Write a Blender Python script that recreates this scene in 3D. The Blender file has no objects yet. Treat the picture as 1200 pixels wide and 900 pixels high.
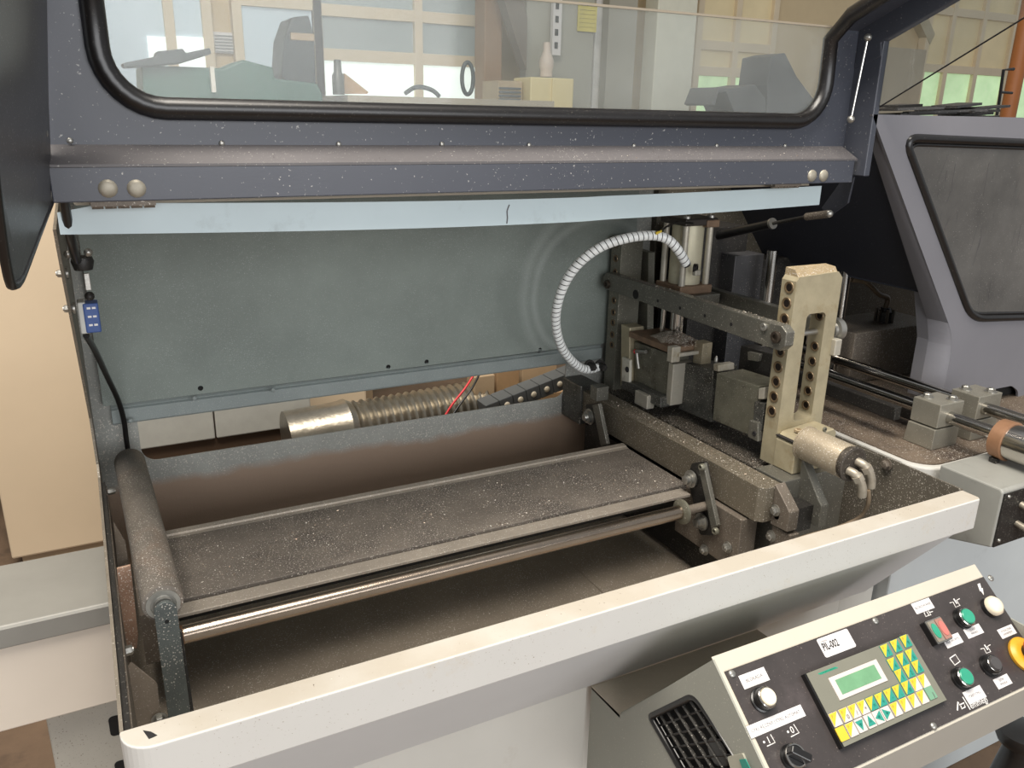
import bpy, bmesh, math, random
from mathutils import Vector, Matrix
from mathutils.geometry import tessellate_polygon
random.seed(7)
sc = bpy.context.scene
COL = sc.collection

# ------------------------------------------------------------------ camera
F = 955.626
YAW, PIT, ROL = math.radians(27.71132), math.radians(18.19566), math.radians(-1.15547)
FW = Vector((math.sin(YAW)*math.cos(PIT), math.cos(YAW)*math.cos(PIT), -math.sin(PIT)))
_r = Vector((math.cos(YAW), -math.sin(YAW), 0)); _d = FW.cross(_r)
RT = math.cos(ROL)*_r + math.sin(ROL)*_d
DN = -math.sin(ROL)*_r + math.cos(ROL)*_d
CAM = Vector((0, 0, 1.6))
cd = bpy.data.cameras.new('camera'); cam = bpy.data.objects.new('camera', cd); COL.objects.link(cam)
cd.sensor_width = 36; cd.sensor_fit = 'HORIZONTAL'; cd.lens = F/1200*36; cd.clip_start = .02
m = Matrix((RT, -DN, -FW)).transposed().to_4x4(); m.translation = CAM
cam.matrix_world = m
sc.camera = cam

# ------------------------------------------------------------------ light
w = bpy.data.worlds.new('world'); sc.world = w; w.use_nodes = True
bg = w.node_tree.nodes['Background']; bg.inputs[0].default_value = (.93, .97, 1, 1); bg.inputs[1].default_value = .42
def area(name, loc, target, sx, sy, power, col):
    l = bpy.data.lights.new(name, 'AREA'); l.shape = 'RECTANGLE'; l.size = sx; l.size_y = sy
    l.energy = power; l.color = col
    o = bpy.data.objects.new(name, l); COL.objects.link(o); o.location = loc
    o.rotation_euler = (Vector(target)-Vector(loc)).to_track_quat('-Z', 'Y').to_euler()
    return o
area('skylight_lamp', (-.2, 0.4, 5.0), (.8, 1.1, .9), 3.0, 2.0, 360, (1, .93, .83))
area('window_daylight', (.5, -4.4, 2.1), (.7, 1.4, 1.1), 5.0, 2.4, 195, (.98, .985, 1))
sc.view_settings.view_transform = 'Standard'; sc.view_settings.look = 'None'
sc.view_settings.exposure = 0.0; sc.view_settings.gamma = 1.0
sc.view_settings.use_curve_mapping = False

# ------------------------------------------------------------------ helpers
def ray(px, py): return (px-600)/F*RT + (py-450)/F*DN + FW
def at(px, py, x=None, y=None, z=None):
    v = ray(px, py)
    t = (x-CAM.x)/v.x if x is not None else (y-CAM.y)/v.y if y is not None else (z-CAM.z)/v.z
    return CAM + v*t
def yz(px, py, x): p = at(px, py, x=x); return (p.y, p.z)
def xz(px, py, y): p = at(px, py, y=y); return (p.x, p.z)

def srgb(r, g, b):
    f = lambda c: (c/255)/12.92 if c/255 <= .04045 else ((c/255+.055)/1.055)**2.4
    return (f(r), f(g), f(b), 1)

MATS = {}
def mat(name, col, rough=.5, metal=0., var=.12, vs=7., speck=0., ss=330., sc_=(205, 198, 188), bump=0., bs=260., dirt=0., dcol=(92, 74, 60), ds=3., emit=None, spec=.5):
    if name in MATS: return MATS[name]
    M = bpy.data.materials.new(name); M.use_nodes = True; nt = M.node_tree; N = nt.nodes; L = nt.links
    P = N['Principled BSDF']; P.inputs['Roughness'].default_value = rough; P.inputs['Metallic'].default_value = metal
    P.inputs['Specular IOR Level'].default_value = spec
    c = srgb(*col)
    geo = N.new('ShaderNodeNewGeometry')
    def noise(scale, detail=4, rough_=.6):
        n = N.new('ShaderNodeTexNoise'); n.inputs['Scale'].default_value = scale; n.inputs['Detail'].default_value = detail
        n.inputs['Roughness'].default_value = rough_; L.new(geo.outputs['Position'], n.inputs['Vector']); return n
    def ramp(src, a, b):
        r = N.new('ShaderNodeMapRange'); r.inputs[1].default_value = a; r.inputs[2].default_value = b; L.new(src, r.inputs[0]); return r.outputs[0]
    def mix(fac, A, B):
        x = N.new('ShaderNodeMix'); x.data_type = 'RGBA'
        if isinstance(fac, float): x.inputs[0].default_value = fac
        else: L.new(fac, x.inputs[0])
        for s, v in ((6, A), (7, B)):
            if isinstance(v, tuple): x.inputs[s].default_value = v
            else: L.new(v, x.inputs[s])
        return x.outputs[2]
    lo = tuple(v*(1-var) for v in c[:3])+(1,); hi = tuple(min(1, v*(1+var)) for v in c[:3])+(1,)
    n1 = noise(vs, 6, .65)
    out = mix(ramp(n1.outputs[0], .3, .7), lo, hi)
    if dirt > 0:
        n2 = noise(ds, 8, .7)
        out = mix(ramp(n2.outputs[0], .62-dirt*.3, .78-dirt*.15), out, srgb(*dcol))
    if speck > 0:
        speck *= .82; ss *= 1.2
        n3 = noise(ss, 2, .5); n4 = noise(9, 3, .6)
        md = N.new('ShaderNodeMath'); md.operation = 'MULTIPLY'; md.inputs[1].default_value = .16; L.new(n4.outputs[0], md.inputs[0])
        ad = N.new('ShaderNodeMath'); ad.operation = 'ADD'; L.new(n3.outputs[0], ad.inputs[0]); L.new(md.outputs[0], ad.inputs[1])
        out = mix(ramp(ad.outputs[0], .775-speck*.2, .845-speck*.2), out, srgb(*sc_))
    L.new(out, P.inputs['Base Color'])
    if bump > 0:
        n5 = noise(bs, 3, .6); b = N.new('ShaderNodeBump'); b.inputs['Strength'].default_value = bump; b.inputs['Distance'].default_value = .002
        L.new(n5.outputs[0], b.inputs['Height']); L.new(b.outputs[0], P.inputs['Normal'])
    if emit:
        L.new(out, P.inputs['Emission Color']); P.inputs['Emission Strength'].default_value = emit
    MATS[name] = M
    return M

WPOS = {}
class G:
    def __init__(s): s.v = []; s.f = []
    def add(s, vs, fs):
        o = len(s.v); s.v += [Vector(v) for v in vs]; s.f += [tuple(i+o for i in f) for f in fs]; return s
    def box(s, x0, x1, y0, y1, z0, z1):
        return s.add([(x0,y0,z0),(x1,y0,z0),(x1,y1,z0),(x0,y1,z0),(x0,y0,z1),(x1,y0,z1),(x1,y1,z1),(x0,y1,z1)],
                     [(0,3,2,1),(4,5,6,7),(0,1,5,4),(1,2,6,5),(2,3,7,6),(3,0,4,7)])
    def obox(s, c, ax, ay, az, hx, hy, hz):
        c = Vector(c); vs = []
        for k in (-1, 1):
            for (i, j) in ((-1,-1),(1,-1),(1,1),(-1,1)):
                vs.append(c + Vector(ax)*hx*i + Vector(ay)*hy*j + Vector(az)*hz*k)
        return s.add(vs, [(0,3,2,1),(4,5,6,7),(0,1,5,4),(1,2,6,5),(2,3,7,6),(3,0,4,7)])
    def prism(s, pts, vec):
        pts = [Vector(p) for p in pts]; vec = Vector(vec); n = len(pts)
        return s.add(pts + [p+vec for p in pts], [tuple(range(n))[::-1], tuple(range(n, 2*n))] + [(i, (i+1) % n, n+(i+1) % n, n+i) for i in range(n)])
    def px(s, yzs, x0, x1): return s.prism([(x0, y, z) for y, z in yzs], (x1-x0, 0, 0))
    def py(s, xzs, y0, y1): return s.prism([(x, y0, z) for x, z in xzs], (0, y1-y0, 0))
    def pz(s, xys, z0, z1): return s.prism([(x, y, z0) for x, y in xys], (0, 0, z1-z0))
    def holed(s, outer, holes, fn, t0, t1):
        loops = [outer]+holes; flat = [p for l in loops for p in l]; n = len(flat)
        tris = tessellate_polygon([[Vector((a, b, 0)) for a, b in l] for l in loops])
        vs = [fn(a, b, t0) for a, b in flat]+[fn(a, b, t1) for a, b in flat]
        fs = [tuple(t) for t in tris]+[tuple(i+n for i in t[::-1]) for t in tris]
        k = 0
        for l in loops:
            m_ = len(l); fs += [(k+i, k+(i+1) % m_, n+k+(i+1) % m_, n+k+i) for i in range(m_)]; k += m_
        return s.add(vs, fs)
    def lathe(s, p0, axis, prof, seg=24, closed=True):
        a = Vector(axis).normalized(); q = a.to_track_quat('Z', 'Y'); p0 = Vector(p0); vs = []; fs = []
        for t, r in prof:
            for i in range(seg):
                th = 2*math.pi*i/seg; vs.append(p0 + q @ Vector((r*math.cos(th), r*math.sin(th), t)))
        for j in range(len(prof)-1):
            for i in range(seg):
                i2 = (i+1) % seg; fs.append((j*seg+i, j*seg+i2, (j+1)*seg+i2, (j+1)*seg+i))
        if closed:
            fs.append(tuple(range(seg))[::-1]); k = (len(prof)-1)*seg; fs.append(tuple(range(k, k+seg)))
        return s.add(vs, fs)
    def cyl(s, p0, p1, r, seg=24, r1=None):
        p0 = Vector(p0); p1 = Vector(p1); l = (p1-p0).length
        return s.lathe(p0, p1-p0, [(0, r), (l, r if r1 is None else r1)], seg)
    def tube(s, pts, r, seg=10, smooth=6, cyclic=False, flat=1.):
        P = spline([Vector(p) for p in pts], smooth) if smooth else [Vector(p) for p in pts]
        n = len(P); vs = []; fs = []; up = None
        for i in range(n):
            t = (P[min(i+1, n-1)]-P[max(i-1, 0)]).normalized()
            if up is None: up = t.orthogonal().normalized()
            up = (up - t*up.dot(t)).normalized(); b = t.cross(up)
            for k in range(seg):
                th = 2*math.pi*k/seg; vs.append(P[i]+(up*math.cos(th)+b*math.sin(th))*r)
        for i in range(n-1):
            for k in range(seg):
                k2 = (k+1) % seg; fs.append((i*seg+k, i*seg+k2, (i+1)*seg+k2, (i+1)*seg+k))
        fs.append(tuple(range(seg))[::-1]); fs.append(tuple(range((n-1)*seg, n*seg)))
        return s.add(vs, fs)
    def mesh(s, name, origin):
        me = bpy.data.meshes.new(name); me.from_pydata([v-origin for v in s.v], [], s.f)
        bm = bmesh.new(); bm.from_mesh(me); bmesh.ops.recalc_face_normals(bm, faces=bm.faces); bm.to_mesh(me); bm.free()
        return me
    def build(s, name, material, parent=None, bevel=0, smooth=0, seg=2):
        lo = Vector([min(v[i] for v in s.v) for i in range(3)]); hi = Vector([max(v[i] for v in s.v) for i in range(3)])
        c = (lo+hi)/2
        me = s.mesh(name, c); me.materials.append(material)
        o = bpy.data.objects.new(name, me); COL.objects.link(o)
        setp(o, parent, c)
        if bevel:
            b = o.modifiers.new('bevel', 'BEVEL'); b.width = bevel; b.segments = seg; b.limit_method = 'ANGLE'; b.angle_limit = math.radians(40)
        if smooth:
            me.shade_smooth(); me.set_sharp_from_angle(angle=math.radians(smooth))
        return o

def setp(o, parent, wpos):
    WPOS[o.name] = Vector(wpos)
    if parent is not None:
        o.parent = parent; o.location = Vector(wpos)-WPOS[parent.name]
    else: o.location = wpos
def spline(P, k):
    out = []; n = len(P)
    for i in range(n-1):
        p0 = P[max(i-1, 0)]; p1 = P[i]; p2 = P[i+1]; p3 = P[min(i+2, n-1)]
        for j in range(k):
            t = j/k
            out.append(.5*((2*p1)+(p2-p0)*t+(2*p0-5*p1+4*p2-p3)*t*t+(3*p1-p0-3*p2+p3)*t**3))
    out.append(P[-1]); return out
def tag(o, label=None, cat=None, group=None, kind=None):
    if label: o['label'] = label
    if cat: o['category'] = cat
    if group: o['group'] = group
    if kind: o['kind'] = kind
    return o
def thing(name, loc, label, cat, group=None):
    o = bpy.data.objects.new(name, None); COL.objects.link(o); o.empty_display_size = .05
    setp(o, None, loc); return tag(o, label, cat, group)
def arc(cx, cy, r, a0, a1, n=8):
    return [(cx+r*math.cos(math.radians(a0+(a1-a0)*i/n)), cy+r*math.sin(math.radians(a0+(a1-a0)*i/n))) for i in range(n+1)]
def rrect(x0, x1, y0, y1, r, n=6):
    return arc(x1-r, y0+r, r, -90, 0, n)+arc(x1-r, y1-r, r, 0, 90, n)+arc(x0+r, y1-r, r, 90, 180, n)+arc(x0+r, y0+r, r, 180, 270, n)
def circ(cx, cy, r, n=12): return [(cx+r*math.cos(2*math.pi*i/n), cy+r*math.sin(2*math.pi*i/n)) for i in range(n)]
def roundpoly(pts, r, n=6):
    out = []; k = len(pts)
    for i in range(k):
        p = Vector(pts[i]); a = Vector(pts[i-1])-p; b = Vector(pts[(i+1) % k])-p
        rr = r[i] if isinstance(r, (list, tuple)) else r
        if rr == 0: out.append(tuple(p)); continue
        da = min(rr, a.length*.48); db = min(rr, b.length*.48)
        A = p+a.normalized()*da; B = p+b.normalized()*db
        for j in range(n+1):
            t = j/n; q = A*(1-t)**2+p*2*t*(1-t)+B*t*t; out.append((q.x, q.y))
    return out
_bc = {}
def inst(key, make, name, material, parent, pos, axis=(0, 0, 1), spin=0, smooth=35):
    """small repeated pieces share one mesh; built along +Z at the origin"""
    k = (key, material.name)
    if k not in _bc:
        g = G(); make(g); me = g.mesh(name, Vector((0, 0, 0))); me.materials.append(material)
        if smooth: me.shade_smooth(); me.set_sharp_from_angle(angle=math.radians(smooth))
        _bc[k] = me
    o = bpy.data.objects.new(name, _bc[k]); COL.objects.link(o); setp(o, parent, pos)
    o.rotation_mode = 'QUATERNION'
    o.rotation_quaternion = Vector(axis).normalized().to_track_quat('Z', 'Y') @ Matrix.Rotation(spin, 3, 'Z').to_quaternion()
    return o
def hexbolt(parent, pos, axis, r=.008, h=.006, m_=None, name='bolt'):
    def mk(g):
        g.lathe((0,0,0), (0,0,1), [(0, r*1.45), (h*.25, r*1.45)], 16)
        g.lathe((0,0,h*.25), (0,0,1), [(0, r), (h*.8, r), (h, r*.8)], 6)
        g.lathe((0,0,h), (0,0,1), [(0, r*.55), (h*.35, r*.5)], 10)
    return inst(('hex', r, h), mk, name, m_ or STEEL, parent, pos, axis)
def socket(parent, pos, axis, r=.008, h=.006, m_=None, name='screw'):
    def mk(g): g.lathe((0,0,0), (0,0,1), [(0, r), (h*.8, r), (h, r*.85), (h, r*.5), (h*.4, r*.45)], 16)
    return inst(('soc', r, h), mk, name, m_ or STEEL, parent, pos, axis)
def dome(parent, pos, axis, r=.008, h=.004, m_=None, name='rivet'):
    def mk(g): g.lathe((0,0,0), (0,0,1), [(0, r), (h*.5, r*.93), (h*.85, r*.6), (h, r*.2)], 14)
    return inst(('dome', r, h), mk, name, m_ or STEEL, parent, pos, axis, smooth=60)

# ------------------------------------------------------------------ materials
STEEL = mat('zinc_steel', (168, 166, 160), .38, .85, .15, 30, bump=.1)
CHROME = mat('chrome', (190, 186, 180), .16, 1., .05, 20)
SHAFT = mat('polished_shaft', (158, 144, 130), .24, 1., .12, 14, bump=.05)
DSTEEL = mat('dusty_dark_steel', (110, 101, 91), .55, .35, .2, 14, speck=.35, bump=.25)
OILY = mat('oily_grey_steel', (84, 84, 80), .45, .5, .35, 22, speck=.3, bump=.2, dirt=.35, dcol=(48, 44, 40), ds=18)
OLIVE = mat('olive_steel', (110, 108, 95), .45, .4, .25, 16, speck=.2, bump=.15, dirt=.3, dcol=(62, 54, 44), ds=20)
BARM = mat('milled_bar', (110, 108, 100), .42, .55, .15, 18, speck=.3, bump=.12)
GOLD = mat('yellow_passivated_steel', (170, 160, 134), .42, .35, .14, 20, bump=.08, dirt=.25, dcol=(150, 132, 98), ds=14)
GOLDD = mat('yellow_passivated_dusty', (160, 142, 112), .6, .2, .2, 30, speck=.5, bump=.25)
BLACK = mat('black_metal', (38, 36, 34), .5, .2, .3, 20, speck=.28, sc_=(130, 126, 118), bump=.2)
RUBBER = mat('black_rubber', (22, 20, 20), .32, 0, .2, 30, speck=.12, sc_=(90, 86, 80), spec=.6)
DARK = mat('dark_void', (14, 13, 12), .8, 0, .3, 30)
RIMW = mat('cream_white_paint', (206, 204, 199), .42, 0, .03, 5, speck=.02, sc_=(150, 138, 120), dirt=.14, dcol=(200, 188, 168), ds=7)
UNDER = mat('grey_white_paint', (205, 206, 206), .45, 0, .03, 4)
CABW = mat('cabinet_paint', (206, 204, 196), .45, 0, .04, 4, dirt=.1, dcol=(180, 172, 158), ds=4)
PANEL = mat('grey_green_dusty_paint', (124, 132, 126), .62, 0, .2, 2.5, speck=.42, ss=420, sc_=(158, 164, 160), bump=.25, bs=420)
FLANGE = mat('grey_flange_paint', (136, 144, 142), .6, 0, .12, 6, speck=.42, ss=420, sc_=(168, 170, 166), bump=.2)
TRAYIN = mat('tray_brown_dust', (142, 131, 117), .75, 0, .18, 6, speck=.42, ss=300, bump=.35)
NAVY = mat('blue_grey_hood_paint', (68, 71, 80), .38, 0, .06, 5, speck=.04, ss=200, sc_=(170, 168, 165), bump=.04)
GUARD = mat('violet_grey_guard_paint', (122, 121, 126), .42, 0, .05, 5, speck=.0, ss=200, bump=.04)
GUARDD = mat('shaded_guard_paint', (44, 46, 54), .5, 0, .1, 5, speck=.03, ss=250, sc_=(90, 92, 100))  # guard paint darkened to put the shade of its side and underside into the colour
STRIP = mat('pale_blue_paint', (188, 203, 207), .4, 0, .05, 4, dirt=.08, dcol=(160, 172, 174), ds=6)
STRIPT = mat('cream_strip_paint', (178, 168, 152), .4, 0, .05, 8)
PLATE = mat('dusty_support_plate', (100, 93, 86), .6, .15, .3, 8, speck=.45, ss=340, bump=.5, dirt=.42, dcol=(72, 66, 62), ds=9)
PLATEL = mat('worn_plate_edge', (152, 143, 132), .5, .4, .12, 20, speck=.4, bump=.2)
ROLLER = mat('dusty_roller_tube', (108, 101, 93), .6, .2, .18, 20, speck=.4, ss=380, bump=.3, dirt=.35, dcol=(118, 100, 86), ds=8)
BARPAINT = mat('speckled_bracket', (84, 89, 87), .5, .3, .2, 20, speck=.36, bump=.2)
GUSSET = mat('dusty_gusset', (142, 130, 117), .6, .1, .12, 10, speck=.35, bump=.25)
BEDM = mat('dusty_bed', (106, 93, 80), .7, .2, .3, 10, speck=.4, bump=.4, dirt=.4, dcol=(66, 54, 46), ds=9)
BEDW = mat('pale_bed_paint', (196, 194, 188), .45, 0, .06, 14, dirt=.2, dcol=(150, 140, 128), ds=18)
CONS = mat('console_grey_paint', (150, 150, 140), .5, 0, .03, 4, speck=.06, bump=.05)
CONSL = mat('console_cream_edge', (188, 181, 167), .42, 0, .05, 6, dirt=.12, dcol=(192, 182, 162), ds=6)
CONSF = mat('console_front_grey', (172, 168, 158), .45, 0, .04, 5)
LEDGE = mat('dusty_ledge', (186, 175, 157), .7, 0, .12, 6, speck=.25, bump=.2)
FACE = mat('black_overlay', (60, 55, 54), .34, 0, .25, 9, speck=.08, sc_=(120, 110, 105), spec=.6, dirt=.25, dcol=(84, 76, 76), ds=5)
WHITE = mat('white_label', (214, 210, 208), .5, 0, .02, 20)
INK = mat('black_ink', (30, 28, 30), .6, 0, .02, 20)
INKG = mat('grey_ink', (92, 90, 92), .6, 0, .02, 20)
WINK = mat('white_ink', (225, 222, 218), .5, 0, .02, 20)
TEAL = mat('green_push_cap', (52, 146, 118), .3, 0, .08, 40)
TEALD = mat('dark_green_print', (34, 120, 104), .4, 0, .05, 40)
REDP = mat('red_push_cap', (186, 108, 100), .35, 0, .1, 40)
RED = mat('emergency_red', (206, 44, 52), .3, 0, .05, 30)
YEL = mat('yellow_key', (208, 178, 54), .4, 0, .05, 40)
YELR = mat('yellow_ring', (216, 160, 40), .4, 0, .1, 40)
KTEAL = mat('teal_key', (46, 138, 122), .4, 0, .05, 40)
KWHITE = mat('white_key', (200, 190, 184), .4, 0, .05, 40)
KGREY = mat('keypad_grey', (116, 115, 103), .45, 0, .05, 12)
LCD = mat('lcd_green', (106, 150, 114), .25, 0, .1, 50)
LENS = mat('ivory_lens', (226, 214, 190), .35, 0, .06, 60)
PLASTIC = mat('black_plastic', (24, 23, 23), .3, 0, .15, 40, spec=.6)
WPLAST = mat('white_spiral_wrap', (240, 242, 240), .38, 0, .05, 40)
ALU = mat('cast_aluminium', (180, 175, 162), .42, .4, .14, 18, speck=.15, dirt=.4, dcol=(150, 140, 118), ds=18)
RUST = mat('rusty_cap', (122, 100, 80), .6, .2, .25, 40, bump=.2)
BROWNC = mat('bronze_collar', (150, 112, 84), .5, .3, .15, 20)
BLUE = mat('blue_switch_face', (54, 82, 140), .4, 0, .1, 60)
GREYBOX = mat('grey_switch_body', (188, 188, 182), .45, 0, .05, 30)
TABLETOP = mat('worn_table_top', (136, 134, 128), .5, .15, .08, 6, bump=.05, dirt=.0, dcol=(178, 170, 158), ds=7)
TABLEF = mat('table_front_paint', (212, 201, 187), .5, 0, .03, 4)
CREAM = mat('cream_column_paint', (206, 186, 158), .55, 0, .03, 3)
FLOOR = mat('workshop_floor', (104, 84, 66), .8, 0, .25, 3, bump=.3, bs=60, dirt=.3, dcol=(72, 58, 46), ds=4)
FOIL = mat('aluminium_foil_duct', (150, 143, 130), .3, .9, .2, 20, bump=.4, bs=60)
WOOD = mat('raw_wood', (158, 128, 94), .6, 0, .15, 12)
TAN = mat('tan_paint', (160, 138, 110), .6, 0, .1, 8)
SCRATCH = mat('smoked_scratched_pane', (84, 82, 79), .6, 0, .35, 5, speck=.12, sc_=(150, 146, 140), dirt=.3, dcol=(98, 92, 86), ds=4, spec=.5)
YTERM = mat('yellow_terminal', (214, 186, 60), .5, 0, .05, 30)
def pane_mat(name, haze, col):
    M = bpy.data.materials.new(name); M.use_nodes = True; nt = M.node_tree; N = nt.nodes; L = nt.links
    N.remove(N['Principled BSDF']); out = N['Material Output']
    t = N.new('ShaderNodeBsdfTransparent'); t.inputs[0].default_value = (.97, .985, .98, 1)
    d = N.new('ShaderNodeBsdfDiffuse'); d.inputs[0].default_value = col
    tl = N.new('ShaderNodeBsdfTranslucent'); tl.inputs[0].default_value = col
    dm = N.new('ShaderNodeMixShader'); L.new(d.outputs[0], dm.inputs[1]); L.new(tl.outputs[0], dm.inputs[2])
    n = N.new('ShaderNodeTexNoise'); n.inputs['Scale'].default_value = 5; n.inputs['Detail'].default_value = 8
    g = N.new('ShaderNodeNewGeometry'); L.new(g.outputs['Position'], n.inputs['Vector'])
    r = N.new('ShaderNodeMapRange'); r.inputs[1].default_value = .3; r.inputs[2].default_value = .75; r.inputs[3].default_value = haze*.6; r.inputs[4].default_value = haze*1.5
    L.new(n.outputs[0], r.inputs[0])
    m1 = N.new('ShaderNodeMixShader'); L.new(r.outputs[0], m1.inputs[0]); L.new(t.outputs[0], m1.inputs[1]); L.new(dm.outputs[0], m1.inputs[2])
    gl = N.new('ShaderNodeBsdfGlossy'); gl.inputs['Roughness'].default_value = .06
    fr = N.new('ShaderNodeFresnel'); fr.inputs[0].default_value = 1.3
    m2 = N.new('ShaderNodeMixShader'); L.new(fr.outputs[0], m2.inputs[0]); L.new(m1.outputs[0], m2.inputs[1]); L.new(gl.outputs[0], m2.inputs[2])
    L.new(m2.outputs[0], out.inputs[0]); MATS[name] = M; return M
PANE = pane_mat('hazy_acrylic', .13, (.72, .76, .76, 1))
PANE2 = pane_mat('clear_acrylic', .1, (.7, .7, .66, 1))
def wall_dust():
    """grey sheet whose lower part carries a brown dust layer up to an uneven line"""
    M = mat('tray_back_wall', (152, 153, 147), .65, 0, .16, 8, speck=.5, ss=320, bump=.35)
    nt = M.node_tree; N = nt.nodes; L = nt.links; P = N['Principled BSDF']
    old = P.inputs['Base Color'].links[0].from_socket
    g = N.new('ShaderNodeNewGeometry'); s = N.new('ShaderNodeSeparateXYZ'); L.new(g.outputs['Position'], s.inputs[0])
    n = N.new('ShaderNodeTexNoise'); n.inputs['Scale'].default_value = 9; n.inputs['Detail'].default_value = 6; L.new(g.outputs['Position'], n.inputs['Vector'])
    a = N.new('ShaderNodeMath'); a.operation = 'MULTIPLY_ADD'; a.inputs[1].default_value = .05; L.new(n.outputs[0], a.inputs[0]); L.new(s.outputs[2], a.inputs[2])
    r = N.new('ShaderNodeMapRange'); r.inputs[1].default_value = .872; r.inputs[2].default_value = .892; L.new(a.outputs[0], r.inputs[0])
    x = N.new('ShaderNodeMix'); x.data_type = 'RGBA'; L.new(r.outputs[0], x.inputs[0]); x.inputs[6].default_value = srgb(152, 131, 113); L.new(old, x.inputs[7])
    L.new(x.outputs[2], P.inputs['Base Color']); return M
BACKW = wall_dust()
def settle(M, col):
    """dust lying on the upward faces of a painted part"""
    nt = M.node_tree; N = nt.nodes; L = nt.links; P = N['Principled BSDF']; old = P.inputs['Base Color'].links[0].from_socket
    g = N.new('ShaderNodeNewGeometry'); s = N.new('ShaderNodeSeparateXYZ'); L.new(g.outputs['True Normal'], s.inputs[0])
    r = N.new('ShaderNodeMapRange'); r.inputs[1].default_value = .85; r.inputs[2].default_value = .98; L.new(s.outputs[2], r.inputs[0])
    n = N.new('ShaderNodeTexNoise'); n.inputs['Scale'].default_value = 14; n.inputs['Detail'].default_value = 6; L.new(g.outputs['Position'], n.inputs['Vector'])
    a = N.new('ShaderNodeMapRange'); a.inputs[1].default_value = .2; a.inputs[2].default_value = .6; a.inputs[3].default_value = .55; L.new(n.outputs[0], a.inputs[0])
    m_ = N.new('ShaderNodeMath'); m_.operation = 'MULTIPLY'; L.new(r.outputs[0], m_.inputs[0]); L.new(a.outputs[0], m_.inputs[1])
    x = N.new('ShaderNodeMix'); x.data_type = 'RGBA'; L.new(m_.outputs[0], x.inputs[0]); L.new(old, x.inputs[6]); x.inputs[7].default_value = srgb(*col)
    L.new(x.outputs[2], P.inputs['Base Color'])
settle(RIMW, (180, 172, 159))
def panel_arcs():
    """two pale curved bands in the back panel colour"""
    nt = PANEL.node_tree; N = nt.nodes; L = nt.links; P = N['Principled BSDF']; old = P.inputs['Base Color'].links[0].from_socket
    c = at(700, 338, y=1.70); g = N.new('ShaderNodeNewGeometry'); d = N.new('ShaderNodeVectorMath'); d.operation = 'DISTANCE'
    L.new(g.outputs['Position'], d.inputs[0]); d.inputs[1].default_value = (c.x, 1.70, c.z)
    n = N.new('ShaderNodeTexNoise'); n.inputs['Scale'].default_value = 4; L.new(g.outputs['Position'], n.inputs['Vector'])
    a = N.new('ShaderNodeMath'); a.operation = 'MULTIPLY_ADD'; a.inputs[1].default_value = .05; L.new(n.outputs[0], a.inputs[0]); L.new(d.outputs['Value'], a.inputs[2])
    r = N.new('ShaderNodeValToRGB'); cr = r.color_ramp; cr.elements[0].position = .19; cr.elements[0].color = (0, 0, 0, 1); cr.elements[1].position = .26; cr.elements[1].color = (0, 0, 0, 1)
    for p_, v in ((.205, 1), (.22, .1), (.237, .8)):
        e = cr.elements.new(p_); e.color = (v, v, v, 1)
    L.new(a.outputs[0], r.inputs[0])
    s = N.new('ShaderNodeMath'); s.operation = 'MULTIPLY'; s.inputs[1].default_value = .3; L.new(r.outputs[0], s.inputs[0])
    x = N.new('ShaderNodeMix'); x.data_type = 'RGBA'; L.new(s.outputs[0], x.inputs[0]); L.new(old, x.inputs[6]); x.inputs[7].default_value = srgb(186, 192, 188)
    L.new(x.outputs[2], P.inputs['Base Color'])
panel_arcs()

# ------------------------------------------------------------------ setting
tag(G().box(-6, 12, -4, 12, -.05, 0).build('floor', FLOOR), kind='structure')

# ------------------------------------------------------------------ chip tray with back panel
XL, XR, YF, YB, ZR = -.036, 1.40, .802, 1.72, .95
T = thing('chip_tray', (.7, 1.2, 0), 'long cream rimmed chip tray with tall grey green back panel', 'machine tray')
o = G().pz([(XL, .842), (XL, YF+.034)]+arc(XL+.034, YF+.034, .034, 180, 270, 8)+[(XR-.006, YF), (XR, YF+.006), (XR, .842)], .889, ZR).build('front_rim', RIMW, T, bevel=.006, seg=3)
dk = G().pz([(at(169,869,z=.95).x, .832), (at(176,877,z=.95).x, .815), (at(186,872,z=.95).x, .817), (at(178,866,z=.95).x, .826)], .9495, .9505).build('paint_chip', INK, o)
G().px([(.812, .889), (.842, .889), (1.004, .668), (1.0, .652), (.99, .652)], XL+.004, XR-.02).build('sloped_front', UNDER, T)
# left side sheet: horizontal rim then rising front edge of the tall part
G().px([(.84, .64), (.84, .95), (1.57, .95), (1.60, .965), (1.59, 1.06), (1.25, 1.40), (1.21, 1.45), (YB, 1.45), (YB, .64)], XL, XL+.004).build('side_sheet', mat('edge_steel', (128, 120, 108), .5, .3, .2, 20, speck=.3), T)
G().px([(.846, .70), (.846, .935), (1.56, .935), (1.56, .70)], XL+.010, XL+.013).build('inner_side_sheet', DSTEEL, T)
G().px([(.846, .936), (.846, .944), (1.56, .944), (1.56, .936)], XL+.0045, XL+.011).build('side_hem', BLACK, T)
G().box(XL+.004, XR, .99, YB, .672, .68).build('tray_floor', TRAYIN, T)
G().box(at(668,660,z=.681).x, at(668,660,z=.681).x+.22, at(668,660,z=.681).y-.17, 1.5, .680, .6825).build('floor_patch', TRAYIN, T, bevel=.001)
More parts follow.
